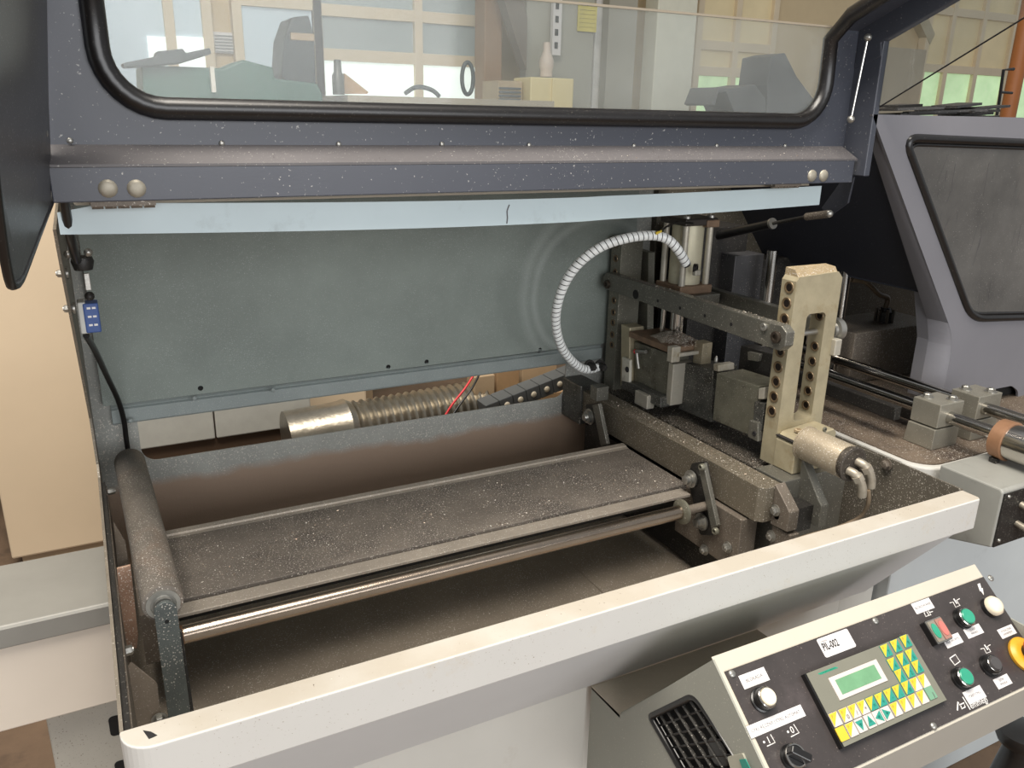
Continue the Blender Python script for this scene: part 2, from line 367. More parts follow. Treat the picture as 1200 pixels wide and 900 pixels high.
# right side wall with overlapping plate and bolts
rw = G().px([(.842, .889), (.842, ZR), (1.62, ZR), (1.62, .67), (1.0, .67)], XR, XR+.004).build('right_wall', mat('dusty_right_wall', (92, 86, 76), .7, .1, .2, 8, speck=.45, bump=.3), T)
p = at(1030, 545, x=XR)
ov = G().box(XR-.004, XR, p.y, 1.62, .67, ZR-.002).build('wall_overlap', mat('dusty_right_wall', (92, 86, 76)), T)
for q in ((1039, 541), (1003, 545)): hexbolt(T, at(q[0], q[1]+3, x=XR-.004), (-1, 0, 0), .009, .008, DSTEEL)
# back sheet with the long slot
s0 = at(163, 510, y=YB); s1 = at(176, 538, y=YB); s2 = at(690, 462, y=YB); s3 = at(171, 503, y=YB)
zt = 1.06; zb = (s1.z+s2.z)/2; xs0 = s0.x
outer = [(XL+.004, .68), (1.62, .68), (1.62, 1.46), (XL+.004, 1.46)]
hole = rrect(xs0, 1.06, zb, zt, .030)
G().holed(outer, [hole], lambda a, b, t: (a, t, b), YB, YB+.004).build('back_sheet', BACKW, T)
# bottom lip of the upper panel and the panel itself with its bolt holes
fb0 = at(133, 503, y=1.69); fb1 = at(690, 425, y=1.69); ft0 = at(150, 477, y=1.69)
zf = (fb0.z+fb1.z)/2
fx0 = fb0.x
lip = G().px([(1.701, zf+.050), (1.7135, zf+.034), (1.706, zf+.031), (1.706, zf+.004), (1.709, zf), (1.7185, zf), (1.7185, zf+.050)], fx0, 1.16).build('panel_lip', FLANGE, T, bevel=.0012)
ho = []
for q in ((235, 455), (455, 430), (500, 424), (633, 410)):
    a = at(q[0], q[1], y=1.70); ho.append(circ(a.x, a.z, .0055, 10)); G().cyl((a.x, 1.705, a.z), (a.x, 1.7195, a.z), .009, 12).build('hole_shade_disc', DARK, T)  # dark discs added behind the holes to make them look shaded
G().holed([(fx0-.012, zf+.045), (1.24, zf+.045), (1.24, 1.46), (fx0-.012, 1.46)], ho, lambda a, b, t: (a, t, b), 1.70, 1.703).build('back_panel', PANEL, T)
for q in ((228, 467), (320, 457), (153, 493)):
    dome(T, at(q[0], q[1], y=1.69), (0, -1, 0), .005, .003, FLANGE)
# top strip the hood hinges on: sagging front lip and flat top
g = G(); n = 24; xa, xb = -.028, at(960, 240, y=1.2).x
za0, za1, zb0, zb1 = at(70,275,y=1.2).z, at(70,238,y=1.2).z, at(960,240,y=1.2).z, at(955,218,y=1.2).z
for i in range(n+1):
    t = i/n; x = xa+(xb-xa)*t; sg = -.013*math.sin(math.pi*t)*(1 if t < .6 else .9); lf = .012*max(0, (.03-t)/.03)**2
    zl = za0+(zb0-za0)*t+sg; zh = za1+(zb1-za1)*t+sg*.8-lf
    g.v += [Vector((x, 1.2, zl)), Vector((x, 1.2, zh)), Vector((x, 1.203, zh)), Vector((x, 1.203, zl))]
    if i:
        a = 4*(i-1); b = 4*i
        g.f += [(a, b, b+1, a+1), (a+1, b+1, b+2, a+2), (a+2, b+2, b+3, a+3), (a+3, b+3, b, a)]
g.f += [(0, 1, 2, 3), (4*n, 4*n+3, 4*n+2, 4*n+1)]
lp = g.build('top_lip', STRIP, T)
G().px([(1.201, za1-.004), (1.212, za1+.010), (1.222, za1+.0075), (1.222, za1-.004)], xa+.02, xb-.03).build('top_fold', STRIPT, T, bevel=.003)
a = at(597, 240, y=1.1995); b = at(594, 262, y=1.1995)
G().tube([(a.x, 1.1995, a.z), (a.x-.004, 1.1995, (a.z*2+b.z)/3), (b.x+.001, 1.1995, (a.z+b.z*2)/3), (b.x, 1.1995, b.z)], .0012, 5, 2).build('paint_crack', INKG, lp)
G().box(XL, 1.30, 1.222, YB, za1+.001, za1+.005).build('top_cover', UNDER, T)

# lower cabinet carrying the tray
Bc = thing('machine_base_cabinet', (.6, 1.3, 0), 'pale grey machine base cabinet beneath the chip tray', 'machine base')
G().box(XL+.02, .688, 1.0, 1.7, 0, .652).build('front_panel', CABW, Bc, bevel=.002)
G().box(.692, 1.33, 1.01, 1.7, 0, .66).build('side_panel', CABW, Bc, bevel=.002)
G().pz([(1.335, 1.08)]+arc(1.40, 1.08, .065, 180, 270, 8)+[(1.44, 1.015), (1.44, 1.7), (1.335, 1.7)], 0, .655).build('column', CABW, Bc, smooth=40)
G().box(1.45, 2.3, .985, 1.7, 0, .80).build('saw_cabinet', mat('pale_cabinet', (196, 202, 203), .42, 0, .04, 4, dirt=.1, dcol=(160, 164, 164), ds=3), Bc, bevel=.004)

# ------------------------------------------------------------------ hood (open)
H = thing('safety_hood', (.68, 1.2, 1.48), 'raised blue grey safety hood with large framed window', 'hood')
HX0, HX1 = -.03, at(992, 180, y=1.2).x
G().box(HX0, HX1-.01, 1.168, 1.173, 1.487, 1.531).build('hinge_flange', NAVY, H, bevel=.0015)
G().px([(1.168, 1.529), (1.168, 1.533), (1.212, 1.556), (1.212, 1.551)], HX0, HX1-.004).build('ledge', mat('dusty_lit_hood_ledge', (92, 89, 90), .5, 0, .12, 6, speck=.15, sc_=(170, 166, 160)), H)  # paler than the hood: light from above painted into the ledge, plus dust
WX0, WX1, WZ = at(101, 60, y=1.21).x, at(972, 85, y=1.21).x, at(500, 144, y=1.21).z
ZB = 1.768
r = .085
o = G().holed([(HX0, 1.553), (HX1, 1.553), (HX1, ZB), (WX1, ZB), (WX1, WZ+r)]+arc(WX1-r, WZ+r, r, 0, -90, 8)[1:]+arc(WX0+r, WZ+r, r, 270, 180, 8)+[(WX0, ZB), (HX0, ZB)], [], lambda a, b, t: (a, t, b), 1.21, 1.214).build('window_frame', NAVY, H)
US = Vector((0, -.125, .053)).normalized()
def up(t, off=0): return (1.21+US.y*t, ZB+US.z*t)
for x0, x1 in ((HX0, WX0), (WX1, HX1)):
    g = G(); y1, z1 = up(.5); g.px([(1.21, ZB), (1.214, ZB), (y1+.004, z1), (y1, z1)], x0, x1).build('upper_frame', NAVY, H)
e = .013
path = [(WX0+e, *up(.45)), (WX0+e, *up(.05)), (WX0+e, 1.205, ZB-.02), (WX0+e, 1.203, WZ+r)]
path += [(a, 1.203, b) for a, b in arc(WX0+r, WZ+r, r-e, 180, 270, 8)[1:]]
path += [(WX0+.4, 1.203, WZ+e), (WX0+.8, 1.203, WZ+e)]
path += [(a, 1.203, b) for a, b in arc(WX1-r, WZ+r, r-e, 270, 360, 8)]
path += [(WX1-e, 1.205, ZB-.02), (WX1-e, *up(.05)), (WX1-e, *up(.45))]
G().tube(path, .0145, 12, 0).build('rubber_seal', RUBBER, H, smooth=60)
pn = G().py([(WX1-e, ZB+.002)]+arc(WX1-r, WZ+r, r-e, 0, -90, 8)+arc(WX0+r, WZ+r, r-e, 270, 180, 8)+[(WX0+e, ZB+.002)], 1.206, 1.2095).build('window_pane', PANE, H)
tag(pn, 'hazy clear acrylic pane')
G().box(WX0+.014, WX1-.014, 1.2045, 1.2115, ZB+.001, ZB+.0045).build('pane_edge', mat('pane_edge', (150, 140, 124), .3, 0, .05, 20), pn)
# hinge leaves, domed bolts, rivets
for hx, hy, wd in ((144, 236, .038), (916, 215, .034)):
    c = at(hx, hy, y=1.19); hg = G(); hg.box(c.x-wd, c.x+wd, 1.172, 1.2, c.z-.004, c.z+.002)
    hgo = hg.build('hinge', DSTEEL, H)
    for k in range(5):
        xk = c.x-wd+2*wd*k/5
        G().cyl((xk+.001, 1.180, c.z-.003), (xk+2*wd/5-.001, 1.180, c.z-.003), .005, 10).build('knuckle', DSTEEL, hgo, smooth=40)
for q in ((126.5, 221), (160, 221), (951.5, 206), (965, 206)):
    dome(H, at(q[0], q[1], y=1.168), (0, -1, 0), .0115, .004, mat('dull_bolt_head', (158, 152, 138), .5, .4, .2, 60), 'hinge_bolt')
for q in ((82, 165), (260, 168), (397, 169), (518, 169), (620, 170), (743, 171), (840, 171), (920, 171)):
    dome(H, at(q[0], q[1], y=1.209), (0, -1, 0), .004, .0025, STEEL)
# left cheek, flared, with a rounded hanging tip
pts = [(54, -60, 1.19), (57, 120, 1.19), (62, 235, 1.185), (46, 276, 1.04), (30, 318, .91), (24, 330, .87), (19, 334, .85), (14, 328, .84), (5, 278, .82), (-6, 180, .80), (-26, -60, .78)]
P3 = [at(a, b, y=c) for a, b, c in pts]
ck = G().prism(P3, (-.004, 0, 0)).build('side_cheek', mat('tinted_cheek', (60, 60, 62), .35, 0, .15, 8, speck=.22, sc_=(150, 150, 150)), H)
G().tube([p+Vector((-.002, 0, 0)) for p in P3[2:]], .0045, 8, 4).build('edge_trim', RUBBER, ck, smooth=60)
dome(H, at(51, 156, y=1.16), (1, 0, 0), .006, .005, STEEL, 'screw')
# right cheek: channel post, bent bar and clear triangular pane
XC = HX1+.012
G().box(HX1, XC+.004, 1.150, 1.214, 1.50, 1.757).build('cheek_post', NAVY, H, bevel=.002)
G().px([(1.21, 1.70), (1.21, ZB+.01), (up(.5)[0], up(.5)[1]+.01), (up(.5)[0], up(.5)[1]-.045), (1.155, 1.745), (1.15, 1.72)], HX1-.002, XC+.004).build('cheek_bar', NAVY, H, bevel=.002)
q0 = at(996, 146, x=XC); q1 = at(1200, 20, x=XC); q2 = q0+(q1-q0)*1.6
cp = G().px([(q0.y, q0.z), (q2.y, q2.z), (up(.5)[0], up(.5)[1]-.03), (1.155, 1.75), (q0.y+.004, 1.745)], XC+.001, XC+.005).build('cheek_pane', PANE2, H)
G().tube([(XC+.003, q0.y, q0.z), (XC+.003, q2.y, q2.z)], .0014, 6, 0).build('pane_edge', INK, cp)
s0_, s1_ = at(1017, 44, y=1.147), at(997, 140, y=1.147)
G().cyl(s0_, s1_, .0018, 8).build('edge_strip', CHROME, H)
for s_ in (s0_, s1_): dome(H, s_, (-.6, -.8, 0), .007, .008, STEEL, 'screw')
bp = [yz(988, 190, XC+.001), yz(1000, 208, XC+.001), yz(993, 238, XC+.001), yz(972, 253, XC+.001), yz(962, 244, XC+.001), yz(983, 215, XC+.001)]
G().px(bp, XC+.002, XC+.007).build('strut_bracket', GUARDD, H, bevel=.001)

# gas strut
x = XC-.012
a, b, c, d = at(833, 278, x=x), at(905, 262, x=x), at(945, 254, x=x), at(972, 250.5, x=x)
S = thing('gas_strut', a, 'black gas strut holding up the hood on its bracket', 'gas strut')
G().cyl(a, b, .0105, 16).build('strut_body', PLASTIC, S, smooth=40)
G().lathe(b-(b-a).normalized()*.003, b-a, [(0, .0125), (.006, .0125)], 16).build('end_collar', STEEL, S, smooth=40)
G().cyl(b, c, .004, 12).build('piston_rod', BLACK, S, smooth=40)
G().cyl(c, d, .008, 12).build('ball_socket', DSTEEL, S, smooth=40)
dome(S, d, (-.3, -1, 0), .008, .006, STEEL, 'ball_stud')
dome(S, a, (-1, 0, 0), .012, .008, BLACK, 'pivot')

# left limit switch with its cable, and ball-joint actuator
yS = 1.36
L_ = thing('limit_switch', at(103, 372, y=yS), 'small grey limit switch with blue front face and roller lever', 'switch')
c0, c1 = at(90, 355, y=yS), at(105, 391, y=yS)
G().box(c0.x, c1.x, yS, yS+.03, c1.z, c0.z).build('switch_body', GREYBOX, L_, bevel=.002)
c2 = at(118, 389, y=yS)
bf = G().box(c1.x-.004, c1.x+.017, yS-.002, yS+.026, c1.z+.001, c0.z-.002).build('blue_cover', BLUE, L_, bevel=.002)
for i in range(6): 
    G().box(c1.x+.001+(i % 2)*.007, c1.x+.006+(i % 2)*.007, yS-.0026, yS-.002, c1.z+.012+(i//2)*.013, c1.z+.015+(i//2)*.013).build('print', WINK, bf)
e0, e1 = at(101, 322, y=yS), at(104, 338, y=yS)
G().obox((e0+e1)/2, (1, 0, 0), (0, 1, 0), (0, 0, 1), .004, .003, .013).build('lever', STEEL, L_, bevel=.001)
dome(L_, at(105, 347, y=yS), (0, -1, 0), .007, .01, BLACK, 'lever_roller')
for q in ((76, 320), (84, 361)): hexbolt(L_, at(q[0]+4, q[1], y=yS), (-1, 0, 0), .006, .012)
A_ = thing('hood_actuator', at(98, 308, y=1.3), 'black ball joint bracket with silver knobs under the hood strip', 'bracket')
G().lathe(at(98, 316, y=1.3), (0, 0, 1), [(0, .012), (.012, .015), (.018, .013), (.02, .006)], 16).build('joint_body', BLACK, A_, smooth=50)
for q in ((103.5, 296), (80, 298)): dome(A_, at(q[0], q[1], y=1.28), (0, -1, .3), .006, .008, STEEL, 'knob')
G().tube([at(74, 215, y=1.182), at(76, 240, y=1.19), at(83, 280, y=1.22), at(90, 305, y=1.28)], .006, 8, 5).build('actuator_rod', PLASTIC, A_, smooth=60)
tag(G().tube([at(101, 393, y=1.40), at(112, 412, y=1.50), at(125, 440, y=1.6), at(138, 468, y=1.66), at(145, 492, y=1.68), at(148, 515, y=1.69), at(152, 541, y=1.70)], .005, 10, 6).build('switch_cable', PLASTIC, smooth=60),
    'black cable running down from the limit switch to the tray', 'cable')

# ------------------------------------------------------------------ end roller
R_ = thing('guide_roller', (.025, 1.1, .68), 'dusty steel guide roller on flat bar bracket at tray end', 'roller')
ra, rb = Vector((.031, 1.085, .949)), Vector((.021, 1.63, .949))
rr = .0275; l = (rb-ra).length
G().lathe(ra, rb-ra, [(0, rr*.82), (.001, rr*.97), (.004, rr), (l-.004, rr), (l, rr*.9)], 32).build('roller_tube', ROLLER, R_, smooth=40)
G().lathe(ra+Vector((0, .001, 0)), ra-rb, [(0, .0225), (.004, .0225), (.004, .017), (.002, .0165), (.002, .012), (.006, .0115), (.006, .004)], 24).build('end_bearing', STEEL, R_, smooth=40)
brx = .0325
br = G().py([(brx-.0145, .655)]+[(brx-.0145, .945)]+arc(brx, .945, .0145, 180, 0, 8)+[(brx+.0145, .945), (brx+.0155, .655)], 1.070, 1.077)
br.build('bracket_bar', BARPAINT, R_, bevel=.001)
G().cyl((brx, 1.0695, .929), (brx, 1.0705, .929), .003, 12).build('bracket_hole', DARK, R_)
G().py([(brx-.004, .66), (brx+.022, .66), (brx+.018, .90), (brx-.004, .93)], 1.082, 1.086).build('bracket_back', BLACK, R_)
gp = [xz(148, 783, 1.09), xz(153, 775, 1.09), xz(184, 800, 1.09), xz(188, 836, 1.09), xz(186, 847, 1.09), xz(162, 851, 1.09), xz(157, 845, 1.09)]
G().py(roundpoly(gp, .004, 3), 1.088, 1.091).build('gusset', GUSSET, R_)
hexbolt(R_, at(142, 765, y=1.09), (1, 0, .1), .007, .012); hexbolt(R_, at(187, 843, y=1.085), (0, -1, 0), .008, .006)
hexbolt(R_, at(124, 577, y=1.55), (1, 0, 0), .006, .012)
sp = [xz(137, 667, 1.2), xz(153, 663, 1.2), xz(162, 745, 1.2), xz(160, 760, 1.2), xz(144, 758, 1.2)]
G().py(sp, 1.2, 1.205).build('side_plate', mat('speckled_side_plate', (150, 120, 100), .7, .1, .25, 20, speck=.6, bump=.3), R_)
sp = [xz(133, 612, 1.4), xz(147, 635, 1.4), xz(151, 663, 1.4), xz(138, 665, 1.4)]
G().py(sp, 1.4, 1.404).build('rear_gusset', GUSSET, R_)

# ------------------------------------------------------------------ support plate and shaft
zp = .88
pb0, pb1 = at(197, 625, z=zp), at(728, 521, z=zp)
yb = (pb0.y+pb1.y)/2; px0, px1 = .035, 1.046
yf = (at(207, 703, z=zp).y+at(790, 571, z=zp).y)/2; yff = (at(207, 718, z=zp).y+at(803, 580, z=zp).y)/2
SP = thing('support_plate', (.55, 1.3, .68), 'long dusty dark support plate inside the chip tray', 'support plate')
G().box(px0, px1, yf, yb-.024, zp-.012, zp).build('plate_top', PLATE, SP, bevel=.001)
G().px([(yb-.024, zp-.012), (yb-.024, zp), (yb-.016, zp+.001), (yb-.014, zp+.004), (yb-.001, zp+.005), (yb, zp+.003), (yb, zp-.02)], px0, px1).build('rear_edge', PLATEL, SP)
G().box(px0, px1-.02, yff, yf-.006, zp-.009, zp-.003).build('front_edge', PLATEL, SP, bevel=.001)
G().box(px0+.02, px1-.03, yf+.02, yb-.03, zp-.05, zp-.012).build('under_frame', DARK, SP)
G().box(.0, px0+.01, yf, yb, zp-.10, zp-.012).build('end_bracket', DSTEEL, SP)
ys = 1.125
sa, sb = at(213, 744, y=ys), at(798, 600, y=ys); zs = (sa.z+sb.z)/2
SH = thing('support_shaft', (.5, ys, .68), 'polished round steel shaft in front of the support plate', 'shaft')
G().cyl((sa.x, ys, zs), (sb.x, ys, zs), .0138, 32).build('shaft_bar', SHAFT, SH, smooth=40)
G().lathe((sa.x-.03, ys, zs), (1, 0, 0), [(0, .013), (.026, .013), (.03, .0145), (.032, .0145)], 24).build('end_collar', mat('rusty_shaft_end', (122, 90, 66), .5, .4, .3, 40), SH, smooth=40)
G().lathe((sb.x-.004, ys, zs), (1, 0, 0), [(0, .018), (.004, .025), (.009, .025), (.011, .02)], 28).build('end_disc', OLIVE, SH, smooth=40)
G().cyl((sb.x, ys, zs), (1.05, ys, zs), .009, 16).build('end_journal', DSTEEL, SH, smooth=40)

# ------------------------------------------------------------------ vise
V = thing('clamping_vise', (1.2, 1.3, .68), 'heavy steel pneumatic clamping vise with bars and posts', 'vise')
xr = at(800, 522, z=.95).x
yr0 = at(884, 571.7, z=.95).y; yr1 = at(690, 462, z=.95).y+.03
xo = xr+.052
rail = G().pz([(xr, yr1), (xr, yr0), (xr+.012, yr0-.012), (xo, yr0-.012), (xo, yr1)], .878, .95).build('base_rail', mat('dusty_rail', (108, 100, 86), .55, .3, .15, 12, speck=.42, bump=.25), V, bevel=.0015)
G().box(xo, xo+.03, yr0+.02, yr1, .86, .915).build('rail_groove', BLACK, V)
G().box(xo+.03, 1.30, yr0+.06, yr1+.02, .86, .937).build('guide_bed', mat('chip_covered_bed', (72, 66, 58), .6, .3, .3, 12, speck=.6, bump=.4), V, bevel=.002)
G().box(xr+.012, 1.29, yr0+.07, yr1, .69, .86).build('lower_body', BLACK, V)
# lower block and fork blocks at the front end
p0 = at(812, 590, x=xr-.012); p1 = at(869, 612, x=xr-.012); p2 = at(870, 655, x=xr-.012)
G().box(xr-.012, xr+.03, p1.y, p0.y+.05, .76, p1.z+.004).build('lower_block', DSTEEL, V, bevel=.002)
for q in ((853, 641), (826, 644)): hexbolt(V, at(q[0], q[1], x=xr-.013), (-1, 0, 0), .008, .008)
f0, f1, f2 = at(902, 568, y=yr0-.03), at(930, 590, y=yr0-.03), at(927, 620, y=yr0-.03)
fy0 = yr0-.055
G().px([(yr0-.012, .955), (fy0+.01, .925), (fy0, .915), (fy0, .875), (yr0-.012, .872)], xr+.030, xr+.055).build('fork_cheek', DSTEEL, V, bevel=.0015)
G().px([(yr0-.012, .87), (fy0-.004, .868), (fy0-.004, .79), (yr0-.012, .79)], xr+.036, xr+.060).build('fork_block', DSTEEL, V, bevel=.0015)
G().px([(yr0, .99), (fy0+.004, .925), (fy0-.006, .915), (fy0-.006, .87), (yr0, .87)], xr+.105, xr+.125).build('fork_wedge', BARM, V, bevel=.0015)
G().box(xr+.055, xr+.105, fy0+.012, yr0, .86, .91).build('fork_core', BLACK, V)
G().cyl((xr+.03, fy0+.03, .895), (xr+.12, fy0+.03, .895), .007, 14).build('fork_pin', STEEL, V, smooth=40)
hexbolt(V, at(909, 598, x=xr+.030), (-1, 0, 0), .008, .007); hexbolt(V, at(904, 628, x=xr+.036), (-1, 0, 0), .008, .007)
G().box(xr+.06, 1.29, yr0-.004, yr0+.07, .69, .95).build('front_column', BARM, V, bevel=.002)

# front post: slotted plate drilled across
PX0, PX1, PY0, PY1 = 1.157, 1.277, 1.08, 1.116
zt_ = at(933, 328, y=PY0).z
sx0, sx1 = at(945, 375, y=PY0).x, at(967, 375, y=PY0).x
sz0, sz1 = at(940, 492, y=PY0).z, at(957, 367, y=PY0).z
G().holed([(PX0, .95), (PX1, .95), (PX1, zt_-.004), (PX1-.012, zt_+.008), (PX0+.006, zt_+.004), (PX0, zt_-.004)], [rrect(sx0, sx1, sz0, sz1, .010)], lambda a, b, t: (a, t, b), PY0, PY1).build('front_post', GOLD, V, bevel=.001)
G().px([(PY0+.002, zt_+.002), (PY0+.012, zt_+.016), (PY1, zt_+.018), (PY1, zt_)], PX0+.006, PX1-.010).build('post_cap', GOLDD, V)
def ringm(r, d):
    def mk(g): g.lathe((0,0,0), (0,0,1), [(-.004, r*.62), (.0005, r*.66), (.0012, r*.8), (.0012, r), (0, r*1.06)], 18, closed=False)
    return mk
def discm(r):
    def mk(g): g.lathe((0,0,0), (0,0,1), [(0, r), (.0002, r)], 18)
    return mk
def bushing(x, q, r, hole=True, par=None):
    p = at(q[0], q[1], x=x)
    h = inst(('ring', r), ringm(r, 0), 'hole_bushing', mat('bushing_steel', (118, 100, 76), .4, .5, .15, 60), V, p+Vector((-.0006, 0, 0)), (-1, 0, 0))
    inst(('disc', r), discm(r*.95), 'hole', mat('oily_hole', (34, 26, 22), .35, .3, .3, 40), h, p+Vector((-.0004, 0, 0)), (-1, 0, 0))
    # sub-part is placed in its parent's frame
    c = h.children[0] if h.children else None
    if c: c.location = (0, 0, -.0002); c.rotation_quaternion = (1, 0, 0, 0)
for q in ((925, 337), (922, 355.5), (919.5, 374), (914.5, 412), (912, 430), (909.5, 447.5), (907, 465), (904.5, 482)):
    bushing(PX0, q, .0112)
for q in ((959.5, 370), (954, 406), (951, 423.5), (948.5, 441), (946, 458), (943.5, 474.5)):
    bushing(sx1, (q[0]+1, q[1]), .0096)
# slot rod and clamp knob
p = at(952, 389, y=1.098)
G().cyl((sx0-.01, 1.098, p.z), (sx1+.005, 1.098, p.z), .0055, 14).build('slot_rod', STEEL, V, smooth=40)
k = at(985, 385, y=1.10)
G().lathe((PX1, 1.10, k.z), (1, 0, 0), [(0, .012), (.008, .012), (.008, .017), (.016, .017), (.018, .023), (.032, .023), (.034, .021), (.034, .008)], 28).build('clamp_knob', STEEL, V, smooth=40)
G().box(PX1-.004, PX1+.014, 1.07, 1.10, k.z-.045, k.z-.012).build('knob_block', ALU, V, bevel=.002)
# cylinder foot, split clamp and horizontal cylinder with fittings
by0 = 1.028
fb = G().py([(PX0-.002, .951), (1.262, .951), (1.262, 1.022), (1.255, 1.03), (PX0+.012, 1.022), (PX0-.002, 1.008)], by0, PY0).build('foot_block', GOLD, V, bevel=.002)
zsp = at(925, 522, y=by0).z
G().box(PX0-.0026, 1.19, by0-.0006, PY0, zsp-.001, zsp+.001).build('split_line', INK, fb)
for q in ((935, 488),): socket(V, Vector((PX0+.03, 1.055, 1.026)), (0, 0, 1), .008, .005, GOLDD)
socket(V, at(966, 503, y=by0), (0, -1, 0), .005, .003, OLIVE)
c = at(944, 519, y=by0)
G().lathe(c, (0, -1, 0), [(0, .034), (.003, .034), (.003, .0325), (.098, .0325), (.10, .031)], 36).build('feed_cylinder', mat('dusty_cylinder', (152, 140, 120), .55, .3, .2, 16, speck=.5, bump=.25), V, smooth=40)
ce = c+Vector((0, -.10, 0))
G().lathe(ce, (0, -1, 0), [(0, .029), (.008, .029), (.008, .033), (.013, .033), (.014, .029), (.012, .026), (.012, .004)], 36).build('cylinder_end', mat('dark_end_cap', (74, 68, 62), .5, .4, .2, 30, speck=.3), V, smooth=40)
ff = ce+Vector((0, -.012, 0))
FIT = mat('dirty_fitting', (160, 152, 138), .45, .5, .25, 50)
for dx, dz in ((-.010, -.010), (.010, .004)):
    a = ff+Vector((dx, 0, dz)); b = a+Vector((.004, -.016, -.004)); c3 = b+Vector((.012, -.006, -.022)); d = c3+Vector((.004, 0, -.02))
    G().tube([a, b, c3, d], .0082, 10, 4).build('elbow_fitting', FIT, V, smooth=50)
    G().lathe(b, (c3-b), [(0, .0108), (.012, .0108)], 6).build('fitting_nut', FIT, V)
h0 = ff+Vector((.022, -.024, -.045))
tag(G().tube([h0, h0+Vector((.006, .0, -.03)), h0+Vector((.004, .01, -.06)), h0+Vector((-.03, .03, -.085)), h0+Vector((-.09, .05, -.10)), h0+Vector((-.16, .06, -.12))], .004, 8, 6).build('air_hose', mat('dirty_hose', (120, 104, 84), .5, 0, .2, 40), smooth=60),
    'thin dirty air hose drooping from the feed cylinder fittings', 'hose')

# clamp arm and rear arm
AX0, AX1 = 1.128, 1.150
aT0, aT1 = at(720, 321.7, x=AX0), at(905, 379, x=AX0); aB0, aB1 = at(707, 338, x=AX0), at(840, 383, x=AX0)
zT = (aT0.z+aT1.z)/2; zBm = (aB0.z+aB1.z)/2; zm = (zT+zBm)/2; hh = (zT-zBm)/2
ye = at(921, 395, x=AX0).y; yl = at(708, 330, x=AX0).y
prof = [(ye+.012, zBm-.006), (ye, zBm+.006), (ye, zT-.010), (ye+.014, zT)]+arc(yl-hh*.7, zm, hh, 90, 0, 5)+arc(yl-hh*.7, zm, hh, 0, -90, 5)
arm = G().px(prof, AX0, AX1).build('clamp_arm', BARM, V, bevel=.0015)
for q, r in (((910, 395), .0115), ((712, 333), .011)): 
    p = at(q[0], q[1], x=AX0); socket(arm, p, (-1, 0, 0), r, .006, mat('oily_socket', (70, 62, 54), .35, .6, .2, 40))
for q, r in (((896, 383), .008),): socket(arm, at(q[0], q[1], x=AX0), (-1, 0, 0), r, .005)
for q in ((771, 353.5), (797, 362), (826, 371), (857, 381)): socket(arm, at(q[0], q[1]-1, x=AX0), (-1, 0, 0), .0035, .001, INK)
p = at(745, 345, x=AX0); G().lathe(p, (-1, 0, 0), [(0, .011), (.0008, .011)], 16).build('arm_slot', DARK, arm)
x2 = 1.285
b0, b1 = at(822, 335, x=x2), at(912, 357, x=x2); b2 = at(860, 365, x=x2)
G().box(x2, x2+.02, 1.10, b0.y+.1, b2.z, b0.z).build('rear_arm', BARM, V, bevel=.0015)

# rear post
rp0 = at(735, 482, x=1.152)
ry0, ry1 = at(728, 300, x=1.152).y, at(716, 300, x=1.152).y
G().box(1.152, 1.215, ry0, ry1, .93, at(722, 277, x=1.152).z).build('rear_post', mat('grey_post', (118, 116, 104), .5, .35, .15, 20, speck=.25, bump=.12), V, bevel=.001)
for k, yy in enumerate((286, 303, 319, 352, 366, 378, 392, 404)):
    bushing(1.152, (722.5-(yy-286)*.045, yy), .0085)
dome(V, at(723, 283, x=1.13), (-1, 0, 0), .012, .012, BLACK, 'post_nut')

# vertical pneumatic cylinder with tie rods
cx, cy = 1.215, 1.47
zc0, zc1 = zT+.004, at(800, 262, x=1.2).z
for k, (dx, dy) in enumerate(((-.034, -.034), (.034, -.034), (-.034, .034), (.034, .034))):
    G().cyl((cx+dx, cy+dy, zc0), (cx+dx, cy+dy, zc1), .0075, 14).build('tie_rod', ALU, V, smooth=40)
G().lathe((cx, cy, zc0), (0, 0, 1), [(0, .036), (zc1-zc0, .036)], 36).build('cylinder_barrel', mat('cream_barrel', (190, 184, 160), .42, .3, .12, 16, dirt=.2, dcol=(150, 138, 108), ds=14), V, smooth=40)
G().box(cx-.046, cx+.046, cy-.046, cy+.046, zc1, zc1+.016).build('top_cap', mat('top_cap_black', (50, 44, 40), .5, .2, .3, 30), V, bevel=.003)
G().box(cx+.012, cx+.048, cy-.049, cy-.02, zc1-.004, zc1+.012).build('port_block', RUST, V, bevel=.002)
G().box(cx-.046, cx+.046, cy-.046, cy+.046, zc0-.02, zc0).build('bottom_cap', RUST, V, bevel=.003)
G().box(cx-.06, cx+.06, cy-.06, cy+.06, zBm+.004, zc0-.02).build('cylinder_bridge', BARM, V, bevel=.002)
for dx, dy in ((-.034, -.034), (.034, -.034)): socket(V, (cx+dx, cy+dy, zc1+.016), (0, 0, 1), .008, .006)
zsho = at(780, 402, x=1.15).z
G().cyl((cx-.01, cy, zsho+.01), (cx-.01, cy, zBm+.01), .0155, 24).build('piston_rod', CHROME, V, smooth=40)
G().cyl((cx-.035, cy+.02, zsho+.01), (cx-.035, cy+.02, zBm+.01), .006, 14).build('guide_pin', CHROME, V, smooth=40)
# hose clip on the cylinder
p = at(813, 314, x=1.19)
G().lathe(p, (.6, -.8, 0), [(0, .010), (.008, .010), (.008, .0075), (0, .0075)], 16, closed=False).build('hose_clip', PLASTIC, V)
G().box(p.x-.004, p.x+.012, p.y-.012, p.y, p.z-.016, p.z-.004).build('clip_block', ALU, V, bevel=.002)

